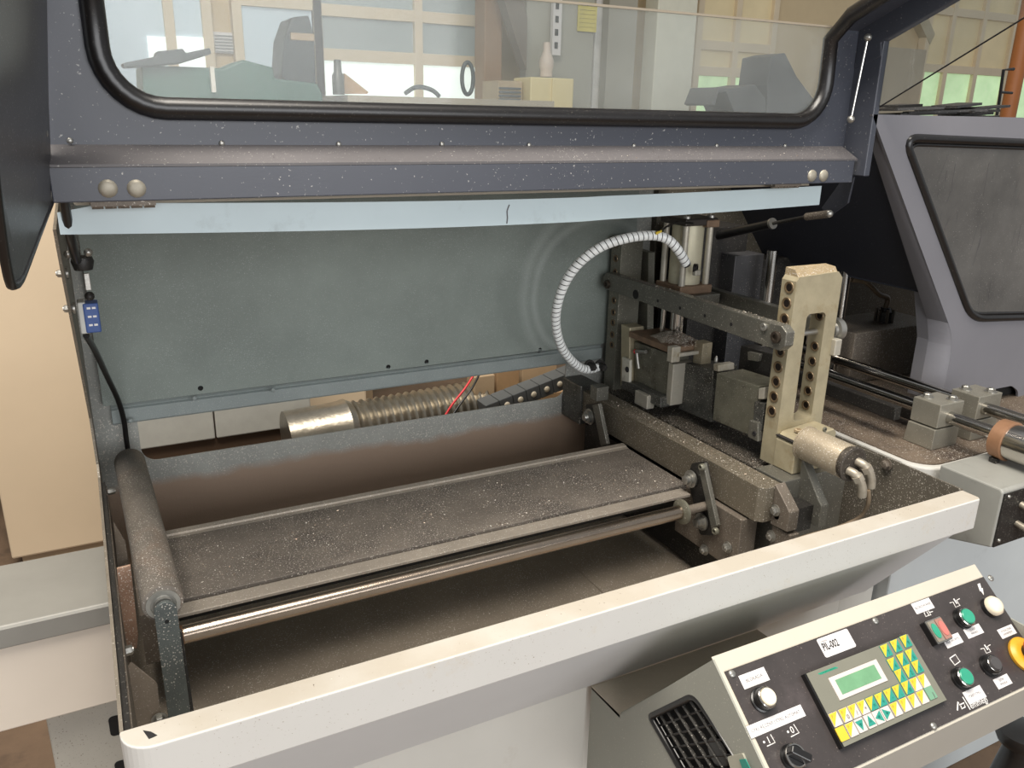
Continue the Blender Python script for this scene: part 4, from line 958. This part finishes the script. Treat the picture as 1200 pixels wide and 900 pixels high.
# emergency stop
u, v = uv(1197, 768); c = cp_(u, v, .0015)
es = G().lathe(c, CN, [(0, .026), (.002, .027), (.006, .027), (.010, .023), (.012, .018)], 36).build('emergency_stop', YELR, CO, smooth=40)
G().lathe(c+CN*.012, CN, [(0, .0125), (.010, .0125)], 24).build('stem', PLASTIC, es, smooth=40)
G().lathe(c+CN*.021, CN, [(0, .014), (.003, .0195), (.009, .020), (.013, .017), (.015, .008)], 32).build('mushroom_head', RED, es, smooth=60)
# selector switch
u, v = uv(926, 888); c = cp_(u, v, .0015)
ss_ = G().lathe(c, CN, [(0, .0165), (.004, .0165), (.004, .0145), (.011, .0145), (.013, .013)], 28).build('selector_switch', PLASTIC, CO, smooth=40)
G().lathe(c+CN*.011, CN, [(0, .0155), (.002, .0155), (.003, .0145), (.0028, .013)], 28, closed=False).build('bezel', CHROME, ss_, smooth=40)
dx = (CX*.75+CD*.66).normalized(); dyv = CN.cross(dx)
G().obox(c+CN*.019, dx, dyv, CN, .015, .0055, .007).build('handle', PLASTIC, ss_, bevel=.002)
# paper labels: centre pixel, size, words
def label(q, w_, h_, lines, size, skew=0):
    u, v = uv(*q); l_ = quad('paper_label', u-w_/2, u+w_/2, v-h_/2, v+h_/2, .0016, .0019, WHITE, face)
    for i, s in enumerate(lines): text(s, u, v+(i-(len(lines)-1)/2)*size*1.15, size, INKG, .0021, l_)
label((883, 795), .046, .0185, ['BLOKADA'], .0065)
lb = label((909, 845.5), .098, .0155, ['CYKL RĘCZNY | CYKL AUTOMAT.'], .0058)
label((1080.5, 710.5), .042, .0170, ['BLOKOWANIE'], .0055)
label((1115.5, 751), .038, .0155, ['PIŁA WŁ/WYŁ'], .0050)
label((1140, 740), .038, .0150, ['START', 'IMADŁO'], .0046)
label((1179, 740.5), .037, .0150, ['WYŁĄCZNIK', 'AWARYJNY'], .0044)
label((1174, 799), .034, .0150, ['OTW.', 'IMADŁA'], .0046)
label((1141, 814.5), .040, .0180, ['START CYKL'], .0050)
# white pictograms
def stroke(pts, r=.0007, name='pictogram', par=None):
    P_ = [cp_(*uv(*q), .0016) for q in pts]; G().tube(P_, r, 6, 0).build(name, WINK, par or face)
for ox, oy in ((1112, 703), (1148, 757)):
    stroke([(ox, oy+4), (ox+4, oy+3), (ox+7, oy+9), (ox+12, oy+7), (ox+8, oy+1), (ox+11.5, oy-1)]); stroke([(ox+4.5, oy-1), (ox+8.5, oy+5)], .0011)
stroke([(1082, 718), (1084, 723), (1090, 721), (1087, 716)]); stroke([(1085, 717), (1088, 722)]); stroke([(1088, 718.5), (1092, 717)])
stroke([(1112, 772), (1118.5, 767.5), (1124, 775.5), (1118, 780), (1112, 772)], .0009)
G().prism([cp_(*uv(*q), .0016) for q in ((1144.5, 685), (1147.5, 684), (1149, 690), (1150.5, 689.5), (1152, 698), (1148.5, 693), (1147.5, 693.5))], CN*.0004).build('lightning_mark', WINK, face)
text('I', *uv(900, 868), .0125, WINK, .0018, face, 'pictogram'); text('0', *uv(927.5, 856), .0125, WINK, .0018, face, 'pictogram')
stroke([(898, 875), (907.5, 870.5), (902, 861)]); stroke([(926, 864), (935.5, 859), (929, 849)])
for q in ((894.5, 870), (922.5, 858)):
    u, v = uv(*q); G().lathe(cp_(u, v, .0015), CN, [(0, .0016), (.0005, .0016)], 10).build('pictogram', WINK, face)
# maker's emblem, partly under a paper label
stroke([(1121, 833), (1121.5, 823), (1123.5, 826.5), (1128.5, 824), (1130, 829), (1126, 831), (1125, 827.5)], .0010, 'emblem')
stroke([(1127, 817), (1136, 832)], .0008, 'emblem')
u, v = uv(1146, 824); text('emmegi', u, v-.0005, .0125, WINK, .0017, face, 'emblem')

# ------------------------------------------------------------------ side table, leg, cream pillar
TB = thing('side_table', (-.6, 1.39, 0), 'grey topped steel side table butted against the tray end', 'table')
G().px([(1.288, .812), (1.288, .845), (1.292, .85), (1.492, .85), (1.492, .812)], -1.2, XL-.004).build('table_top', TABLETOP, TB, bevel=.002)
zt3 = at(60, 842, y=1.296).z
G().box(-1.2, XL-.004, 1.296, 1.48, zt3, .811).build('apron', TABLEF, TB, bevel=.002)
lg = [at(57, 860, y=1.33), at(139, 860, y=1.33)]
g = G().box(lg[0].x, lg[1].x+.02, 1.33, 1.44, 0, zt3).build('leg', mat('leg_grey', (172, 168, 158), .5, .1, .06, 8, speck=.25, sc_=(110, 100, 90)), TB, bevel=.003)
for q in ((133, 848), (140, 900)):
    c = at(*q, y=1.3295); G().py(rrect(c.x-.007, c.x+.012, c.z-.025, c.z+.015, .007, 5), 1.3285, 1.3299).build('leg_slot', DARK, g)
PI = thing('cream_cabinet', (.1, 3.3, 0), 'tall plain cream cabinet standing behind the side table', 'cabinet')
p = at(14, 656, y=3.1)
G().box(p.x, .95, 3.1, 3.5, p.z, 1.50).build('cabinet_body', CREAM, PI, bevel=.008)
G().box(p.x+.03, .9, 3.12, 3.48, 0, p.z).build('plinth', TAN, PI)
BK = tag(G().lathe((p.x-.25, 3.6, 0), (0, 0, 1), [(0, .14), (.02, .15), (.35, .17), (.36, .16), (.03, .13)], 24).build('floor_bucket', BLACK, smooth=40), 'black bucket on the floor beside the cream cabinet', 'bucket')
FP_ = thing('foot_pedal', (at(1195, 885, z=.02).x, at(1195, 885, z=.02).y, 0), 'black round foot pedal on the floor under the console', 'pedal')
c = at(1192, 882, z=.3); c = Vector((c.x, c.y, 0))
G().lathe(c, (0, 0, 1), [(0, .075), (.015, .08), (.03, .075), (.31, .03), (.33, .03)], 28).build('pedal_base', PLASTIC, FP_, smooth=40)
G().lathe(c+Vector((0, 0, .33)), (0, 0, 1), [(0, .045), (.015, .052), (.03, .05), (.036, .03)], 28).build('pedal_head', PLASTIC, FP_, smooth=40)

# ------------------------------------------------------------------ things behind the slot
yd = 2.25
DU = thing('foil_duct', (.75, yd, 0), 'crinkled aluminium flexible duct behind the machine', 'duct')
def dpt(px, py): return at(px, py, y=yd)
a, b = dpt(360, 512), dpt(545, 478)
ax = (b-a).normalized(); rD = .075
prof = []; LL = (b-a).length+.12; n = 26
for i in range(n):
    t = i/n*LL; prof += [(t, rD), (t+LL/n*.35, rD*1.12), (t+LL/n*.6, rD*1.05)]
G().lathe(a-ax*.05, ax, prof, 28).build('duct_tube', FOIL, DU, smooth=50)
G().lathe(a-ax*.06, ax, [(0, rD*1.15), (.16, rD*1.2), (.18, rD*1.25), (.2, rD*1.1)], 28).build('duct_sleeve', FOIL, DU, smooth=30)
G().box(a.x-.1, b.x, yd-.05, yd+.1, 0, .5).build('duct_stand', mat('dark_stand', (60, 48, 38), .7), DU)
WC = thing('low_white_cabinet', (.35, 2.6, 0), 'low white cabinet doors seen through the tray slot', 'cabinet')
yw = 2.5; za = at(200, 522, y=yw).z; 
xsplit = at(252, 500, y=yw).x
for x0, x1 in ((at(158, 500, y=yw).x, xsplit-.002), (xsplit+.002, at(365, 490, y=yw).x)):
    G().box(x0, x1, yw, yw+.02, za, 1.02).build('cabinet_door', mat('shaded_white_door', (158, 157, 150), .5), WC, bevel=.004)  # white doors coloured darker to paint in the shade behind the slot
G().box(at(158, 500, y=yw).x, at(365, 490, y=yw).x, yw+.02, yw+.4, 0, 1.03).build('cabinet_carcass', mat('dark_carcass', (70, 52, 36), .7), WC)
WP = thing('timber_stack', (1.6, 2.4, 0), 'stack of raw timber boards behind the tray corner', 'timber')
for i, (q0, q1) in enumerate((((556, 478), (580, 446)), ((585, 478), (612, 440)), ((618, 470), (660, 436)))):
    a, b = at(*q0, y=2.2), at(*q1, y=2.2)
    G().box(a.x, b.x, 2.2+i*.02, 2.26+i*.02, .70, b.z+.02).build('board', (TAN, WOOD, TAN)[i], WP, bevel=.003)
a, b = at(630, 478, y=2.1), at(680, 452, y=2.1); G().box(a.x, b.x, 2.1, 2.2, .70, b.z-.01).build('board', WOOD, WP, bevel=.003)
G().box(1.2, 2.1, 2.05, 2.5, 0, .70).build('trestle', mat('dark_carcass', (70, 52, 36)), WP)
CH = thing('cable_chain', (1.3, 1.95, 0), 'grey plastic cable chain with cream rivets behind the slot', 'cable chain')
p0, p1 = at(565, 480, y=1.95), at(672, 438, y=1.95)
for i in range(7):
    c = p0.lerp(p1, (i+.5)/7); d = (p1-p0).normalized(); nn = Vector((0, -1, 0)).cross(d)
    lk = G().obox(c, d, (0, 1, 0), nn, (p1-p0).length/14.5, .03, .022).build('chain_link', mat('chain_grey', (92, 94, 94), .5), CH, bevel=.002)
    dome(lk, c+Vector((0, -.03, 0)), (0, -1, 0), .009, .004, LENS)
G().box(p0.x-.05, p1.x+.1, 1.93, 2.0, 0, .72).build('chain_support', DARK, CH)
for k, col in enumerate((RED, PLASTIC)):
    tag(G().tube([at(520+k*8, 490, y=2.12), at(530+k*9, 474, y=2.13), at(545+k*8, 455, y=2.14), at(556+k*6, 438, y=2.15)], .0035, 8, 5).build(('red_cable', 'black_cable')[k], col, smooth=60), ('red cable rising beside the foil duct', 'black cable rising beside the timber boards')[k], 'cable')

# ------------------------------------------------------------------ hall behind
YW = 7.0
CW = mat('wall_cream', (206, 186, 150), .7, 0, .06, 2)
GW = mat('wall_grey', (156, 152, 138), .7, 0, .08, 2)
FRM = mat('window_frame_cream', (216, 200, 172), .6, 0, .05, 4)
SKYP = mat('daylight_pane', (180, 194, 202), .5, 0, .06, 1.2, emit=.28)
BRP = mat('bright_pane', (236, 246, 242), .5, 0, .05, 1.5, emit=.7)
GRP = mat('green_pane', (196, 226, 178), .5, 0, .18, 2.5, emit=.5)
GYP = mat('dull_pane', (150, 160, 160), .5, 0, .1, 1.5, emit=.12)
TNP = mat('tan_pane', (206, 190, 152), .5, 0, .1, 1.5, emit=.15)
def zx(px0, py0, px1, py1, y):
    pm = min(max((py0+py1)/2, 30), 90); a, b = at(px0, py0, y=y), at(px1, py1, y=y); return at(px0, pm, y=y).x, at(px1, pm, y=y).x, b.z, a.z
def rect(name, px0, py0, px1, py1, y, dep, m_, par=None, z0=None, bev=0):
    x0, x1, za_, zb_ = zx(px0, py0, px1, py1, y)
    return G().box(x0, x1, y, y+dep, za_ if z0 is None else z0, zb_).build(name, m_, par, bevel=bev)
tag(G().box(-6, 12, YW+.1, YW+.3, 0, 6).build('wall_back', CW), kind='structure')
wcount = [0]
def window(px0, px1, pys, verts, ztop=3.4, rails=True):
    """one hall window: frame bars and panes as parts. pys: list of (top py, bottom py, material); verts: mullion px"""
    wcount[0] += 1
    x0, x1 = at(px0, 60, y=YW).x, at(px1, 60, y=YW).x
    W = bpy.data.objects.new('window_%d' % wcount[0], None); COL.objects.link(W); setp(W, None, ((x0+x1)/2, YW, 1.2)); tag(W, kind='structure')
    xs = [x0]+[at(v, 60, y=YW).x for v in verts]+[x1]
    for (ta, tb, mm) in pys:
        za_ = ztop if ta is None else at((px0+px1)/2, ta, y=YW).z; zb_ = 1.0 if tb is None else at((px0+px1)/2, tb, y=YW).z
        for i in range(len(xs)-1):
            G().box(xs[i]+.02, xs[i+1]-.02, YW+.04, YW+.06, zb_+.02, za_-.02).build('pane', mm, W)
        if rails: G().box(x0, x1, YW, YW+.09, za_-.045, za_+.045).build('rail', FRM, W, bevel=.004)
    G().box(x0, x1, YW, YW+.09, .955, 1.045).build('rail', FRM, W, bevel=.004)
    for x in xs: G().box(x-.036, x+.036, YW-.005, YW+.095, 1.0, ztop).build('mullion', FRM, W, bevel=.004)
    return W
W1 = window(95, 246, [(None, None, SKYP)], [202], rails=False)
for q0, q1 in ((174, 199), (206, 245)):
    rect('pane', q0, 42, q1, 80, YW+.02, .015, BRP, W1)
window(281, 374, [(None, 2, GYP), (2, None, SKYP)], [])
window(374, 568, [(None, 18, GYP), (18, 68, GYP), (68, None, BRP)], [491])
window(818, 905, [(None, 55, TNP), (55, 85, TNP), (85, None, GRP)], [862])
window(1085, 1260, [(None, 20, TNP), (20, 85, TNP), (85, None, GRP)], [1112, 1148, 1185])
TIM = mat('brown_post', (150, 120, 90), .6, 0, .1, 5)
def post(px0, px1, m_, label, y=6.6, name='hall_post', py0=-260):
    o = rect(name, px0, py0, px1, 120, y, .2, m_, None, 0, .01); return tag(o, label, 'post')
post(568, 589, TIM, 'brown hall post right of the three-part window')
post(698, 711, mat('white_post', (222, 220, 216), .5), 'narrow white hall post beside the yellow notice')
post(770, 816, mat('pale_curtain', (216, 214, 196), .6, 0, .05, 8), 'wide pale hall pillar beside the green window', 6.5)
ob = at(1194, 70, y=4.5)
o = tag(G().cyl((ob.x, 4.5, 0), (ob.x, 4.5, 4.5), .062, 24).build('hall_column', mat('orange_post', (170, 106, 58), .5, 0, .08, 6), smooth=40), 'orange painted round hall column beyond the saw guard', 'column')
BR = tag(G().prism([at(574, -60, y=6.3), at(598, -60, y=6.3), at(618, 20, y=6.3), at(617, 82, y=6.3), at(611, 66, y=6.3), at(596, 18, y=6.3)], (0, .12, 0)).build('diagonal_brace', mat('dark_brace', (110, 100, 88), .6)), 'dark diagonal steel brace beside the brown hall post', 'brace')
for q, lab in (((1085, 25, 1100, 60), 'short diagonal strut left of the far window'),):
    tag(G().prism([at(1070, 10, y=6.99), at(1082, 8, y=6.99), at(1096, 40, y=6.99), at(1090, 52, y=6.99)], (0, .115, 0)).build('diagonal_strut', mat('strut_grey', (176, 166, 140), .6)), lab, 'brace')
tag(rect('wall_board', 1005, 52, 1081, 140, 6.2, .08, mat('grey_board', (176, 166, 146), .7, 0, .08, 4), None, 0), 'plain grey beige board standing before the far windows', 'board')
tag(rect('partition_screen', 617, -200, 696, 135, 6.45, .1, mat('partition_grey', (160, 158, 146), .6, 0, .06, 3), None, 0), 'grey partition behind the cream switch cabinet', 'partition')
tag(rect('grey_wall_panel', 713, -200, 746, 135, 6.45, .1, GW, None, 0), 'grey wall panel between white post and cream wall', 'board')  # stretch of grey hall wall built as its own panel
SB = thing('switch_cabinet', (at(647, 120, y=6.1).x, 6.2, 0), 'cream electrical switch cabinet with pipe gland on top', 'cabinet')
bod = rect('cabinet_body', 622, 90, 673, 140, 6.1, .3, mat('cabinet_cream', (226, 210, 160), .5, 0, .04, 5), SB, 0, .01)
rect('door', 648, 92, 672, 140, 6.08, .02, mat('cabinet_cream', (226, 210, 160)), SB, .3, .004)
a = at(640, 90, y=6.2); G().lathe((a.x, 6.2, a.z), (0, 0, 1), [(0, .05), (.05, .05), (.07, .06), (.12, .06), (.2, .03), (.26, .03)], 16).build('pipe_gland', mat('gland_pink', (206, 190, 176), .5), SB, smooth=40)
x0, x1, z0_, z1_ = zx(648, -80, 658, 65, 6.35)
RA = thing('slotted_rail', ((x0+x1)/2, 6.35, z0_), 'white slotted cable rail above the switch cabinet', 'rail')
G().box(x0, x1, 6.35, 6.39, z0_, z1_).build('rail_body', WHITE, RA)
for i in range(9): G().box(x0+.02, x0+.05, 6.345, 6.35, z0_+.05+i*.1, z0_+.10+i*.1).build('slot', DARK, RA)
NS = thing('yellow_notice', at(688, 20, y=6.43), 'yellow notice sheet with dark lines on grey partition', 'notice')
rect('sheet', 677, 2, 699, 38, 6.43, .01, mat('notice_yellow', (204, 190, 96), .6), NS)
for i in range(6): rect('print_line', 679, 6+i*5, 697, 7.4+i*5, 6.425, .005, mat('notice_ink', (120, 110, 60), .6), NS)
AC = thing('air_unit', at(602, 112, y=6.2), 'dark louvred air unit beside the cream switch cabinet', 'air unit')
rect('unit_body', 584, 94, 613, 135, 6.2, .3, mat('unit_tan', (180, 160, 130), .6), AC, 0, .01)
for i in range(5): rect('louvre', 586, 102+i*4.4, 611, 105+i*4.4, 6.18, .02, mat('louvre_dark', (84, 92, 98), .5), AC)
VG = thing('vent_grille', at(263, 50, y=7.06), 'white square louvred vent grille by the window', 'vent')
rect('grille_frame', 249, 37, 277, 63, 7.06, .045, WHITE, VG)
for i in range(6): rect('louvre', 252, 40.5+i*3.7, 274, 42.5+i*3.7, 7.04, .02, mat('louvre_grey', (160, 164, 164), .5), VG)
# machines on the bench behind the hood
GM = mat('machine_green', (38, 84, 72), .5, 0, .12, 6)
GD = mat('machine_dark', (38, 50, 52), .5, 0, .12, 6)
LM = thing('green_lathe', (at(260, 110, y=4.4).x, 4.6, 0), 'green machine with long dark slide across its bed', 'machine')
G().py([xz(166, 76, 4.4), xz(262, 80, 4.4), xz(285, 70, 4.4), xz(320, 79, 4.4), xz(322, 92, 4.4), xz(372, 98, 4.4), xz(378, 110, 4.4), xz(380, 140, 4.4), xz(170, 140, 4.4)], 4.4, 4.8).build('bed', GM, LM, bevel=.01)
G().py([xz(143, 74, 4.35), xz(183, 66, 4.35), xz(184, 60, 4.35), xz(214, 57, 4.35), xz(218, 62, 4.35), xz(246, 56, 4.35), xz(248, 63, 4.35), xz(212, 74, 4.35), xz(170, 78, 4.35), xz(146, 79, 4.35)], 4.35, 4.5).build('slide', GD, LM, bevel=.005)
rect('stand', 172, 140, 378, 300, 4.42, .35, GD, LM, 0)
rect('lamp_post', 247, 78, 252, 108, 4.34, .03, mat('pale_post', (206, 202, 192), .5), LM)
UP = thing('upright_machine', (at(352, 60, y=5.2).x, 5.3, 0), 'tall dark green upright machine head before the window', 'machine')
G().py([xz(342, 20, 5.2), xz(362, 18, 5.2), xz(369, 45, 5.2), xz(370, 98, 5.2), xz(338, 98, 5.2), xz(330, 88, 5.2), xz(333, 45, 5.2)], 5.2, 5.5).build('head', GD, UP, bevel=.01)
rect('band', 341, 38, 368, 48, 5.18, .03, TAN, UP)
rect('stand', 334, 98, 372, 300, 5.22, .25, GM, UP, 0)
BT = thing('bench_bottle', at(397, 95, y=4.3), 'dark bottle standing on the bench behind the hood', 'bottle')
a = at(397, 111, y=4.3); h_ = at(397, 70, y=4.3).z-a.z
G().lathe((a.x, 4.3, a.z), (0, 0, 1), [(0, .03), (h_*.55, .03), (h_*.65, .02), (h_, .018)], 16).build('bottle_body', mat('bottle_dark', (60, 66, 60), .3), BT, smooth=40)
BN = thing('work_bench', (at(480, 115, y=4.5).x, 4.5, 0), 'cluttered wooden work bench behind the machine hood', 'bench')
z_ = a.z-.002
G().box(at(388, 110, y=4.5).x, at(620, 110, y=4.5).x, 4.2, 4.9, z_-.06, z_).build('bench_top', mat('bench_grey', (150, 142, 126), .7, 0, .12, 6), BN)
for fx in (390, 600):
    for yy in (4.25, 4.8): a2_ = at(fx, 110, y=4.5).x; G().box(a2_, a2_+.08, yy, yy+.08, 0, z_-.06).build('leg', TAN, BN)
tag(G().py([xz(404, 86, 4.4), xz(432, 108, 4.4), xz(430, 110, 4.4), xz(403, 110, 4.4)], 4.4, 4.43).build('brown_board', WOOD), 'brown triangular board leaning on the bench', 'board')
c = at(548, 92, y=4.5)
tag(G().tube([c+Vector((.05*math.cos(t*.5236)*.7, 0, .085*math.sin(t*.5236))) for t in range(13)], .012, 8, 4).build('cable_loop', GD, smooth=60), 'dark loop of cable hanging by the far window', 'cable loop')
c = at(495, 108, y=4.4)
tag(G().tube([c+Vector((-.1, 0, -.01)), c+Vector((-.05, 0, .02)), c+Vector((0, 0, .025)), c+Vector((.06, 0, .01)), c+Vector((.1, 0, -.02))], .012, 8, 5).build('bench_cable', GD, smooth=60), 'dark cable curled on the bench top', 'cable')
SM = thing('grey_press', (at(900, 110, y=4.6).x, 4.7, 0), 'dark grey angular machine beyond the hood window', 'machine')
MG = mat('press_grey', (78, 78, 78), .5, 0, .1, 5)
G().py([xz(834, 122, 4.6), xz(842, 102, 4.6), xz(856, 104, 4.6), xz(885, 99, 4.6), xz(897, 115, 4.6), xz(897, 145, 4.6), xz(866, 145, 4.6), xz(851, 108, 4.6), xz(842, 108, 4.6), xz(838, 124, 4.6)], 4.6, 4.9).build('cover', MG, SM, bevel=.005)
G().py([xz(904, 66, 4.7), xz(920, 62, 4.7), xz(934, 90, 4.7), xz(955, 118, 4.7), xz(957, 145, 4.7), xz(900, 145, 4.7), xz(899, 100, 4.7)], 4.7, 5.0).build('tower', MG, SM, bevel=.005)
rect('stand', 868, 145, 956, 300, 4.65, .3, MG, SM, 0)
# dark oily parts piled on the saw guard
PL = thing('scrap_pile', at(1160, 132, y=1.4), 'pile of dark flat scrap parts on the guard roof', 'scrap')
zg = at(1010, 137, y=gy+.04).z
for i in range(14):
    q = at(random.uniform(1118, 1215), 130, z=zg+.0) if False else None
    xx = random.uniform(1.66, 2.05); yy = random.uniform(1.22, 1.42); ang = random.uniform(-.6, .6); zz = zg+.004+i*.0022
    G().obox((xx, yy, zz), (math.cos(ang), math.sin(ang), .05), (-math.sin(ang), math.cos(ang), 0), (-.05, 0, 1), random.uniform(.05, .14), random.uniform(.015, .03), .0028).build('scrap_piece', BLACK, PL)
FRK = thing('steel_hanger', at(1180, 100, y=4.2), 'thin black steel hanger frame by the orange column', 'frame')
G().tube([Vector((at(1170, 125, y=4.2).x, 4.2, 0)), at(1170, 125, y=4.2), at(1176, 82, y=4.2), at(1188, 81, y=4.2)], .012, 6, 0).build('rod', PLASTIC, FRK)
G().tube([at(1172, 108, y=4.2), at(1186, 109, y=4.2)], .01, 6, 0).build('rod', PLASTIC, FRK)

# ------------------------------------------------------------------ loose metal chips (uncountable)
CHIP = bpy.data.materials.new('metal_chips'); CHIP.use_nodes = True
nt = CHIP.node_tree; ge = nt.nodes.new('ShaderNodeNewGeometry'); cr = nt.nodes.new('ShaderNodeValToRGB')
cr.color_ramp.elements[0].color = srgb(120, 100, 84); cr.color_ramp.elements[1].color = srgb(246, 240, 230)
e_ = cr.color_ramp.elements.new(.6); e_.color = srgb(186, 172, 156)
nt.links.new(ge.outputs['Random Per Island'], cr.inputs[0]); nt.links.new(cr.outputs[0], nt.nodes['Principled BSDF'].inputs['Base Color'])
nt.nodes['Principled BSDF'].inputs['Roughness'].default_value = .35; nt.nodes['Principled BSDF'].inputs['Metallic'].default_value = .4
def chips(label, n, fn, s0=.0008, s1=.0024, name='metal_chips'):
    vs = []; fs = []
    for i in range(n):
        c = Vector(fn()); s = s0+(s1-s0)*random.random()**3; k = len(vs)
        for j in range(4):
            vs.append(c+Vector((random.uniform(-1, 1)*s, random.uniform(-1, 1)*s, (random.random()*.9 if j else 0)*s)))
        fs += [(k, k+1, k+2), (k, k+2, k+3), (k, k+3, k+1), (k+1, k+3, k+2)]
    g = G(); g.v = vs; g.f = fs
    return tag(g.build(name, CHIP), label, 'metal chips', None, 'stuff')
U = random.uniform
def clump(x0, x1, y0, y1, z):
    cs = [(U(x0, x1), U(y0, y1), U(.01, .06)) for _ in range(26)]
    def f():
        if random.random() < .45: return (U(x0, x1), U(y0, y1), z)
        c = random.choice(cs); return (min(max(random.gauss(c[0], c[2]), x0), x1), min(max(random.gauss(c[1], c[2]*.6), y0), y1), z)
    return f
chips('bright metal chips scattered over the dark support plate', 2600, clump(.06, 1.03, yf+.004, yb-.03, zp+.0003))
chips('metal chips lying on the tray floor', 1500, clump(.03, 1.25, 1.0, 1.36, .6806))
chips('metal chips along the vise rail and bed', 2400, lambda: (U(xr+.004, xo-.004), U(yr0, yr1-.1), .9503) if random.random() < .4 else (U(xo+.034, 1.29), U(yr0+.07, yr1), .9373))
chips('metal chips resting on the ledge of the raised hood', 260, lambda: (lambda x, t: (x, 1.17+.04*t, 1.5345+.0215*t))(HX0+(HX1-HX0)*random.random()**.5, random.random()), .0005, .0014)
chips('sparse metal specks on the cream tray rim', 240, lambda: (U(XL+.03, XR-.02), U(.81, .838), .9503), .0005, .0012)
chips('metal chips strewn on the saw bed', 900, lambda: (U(bx+.03, 1.9), U(.96, 1.6), .9433))
def heap():
    r_ = random.random()**.6*.055; a_ = U(0, 6.28); return (1.185+r_*math.cos(a_)*.75, y0s+.035+r_*math.sin(a_), zsho+.003+max(0, .02*(1-r_/.055)))
chips('heap of bright chips on the vise pressure shoe', 1600, heap, .001, .003)
chips('metal chips along the top of the clamp arm', 420, lambda: (U(AX0+.002, AX1-.002), U(ye+.02, yl-.03), zT+.0003))
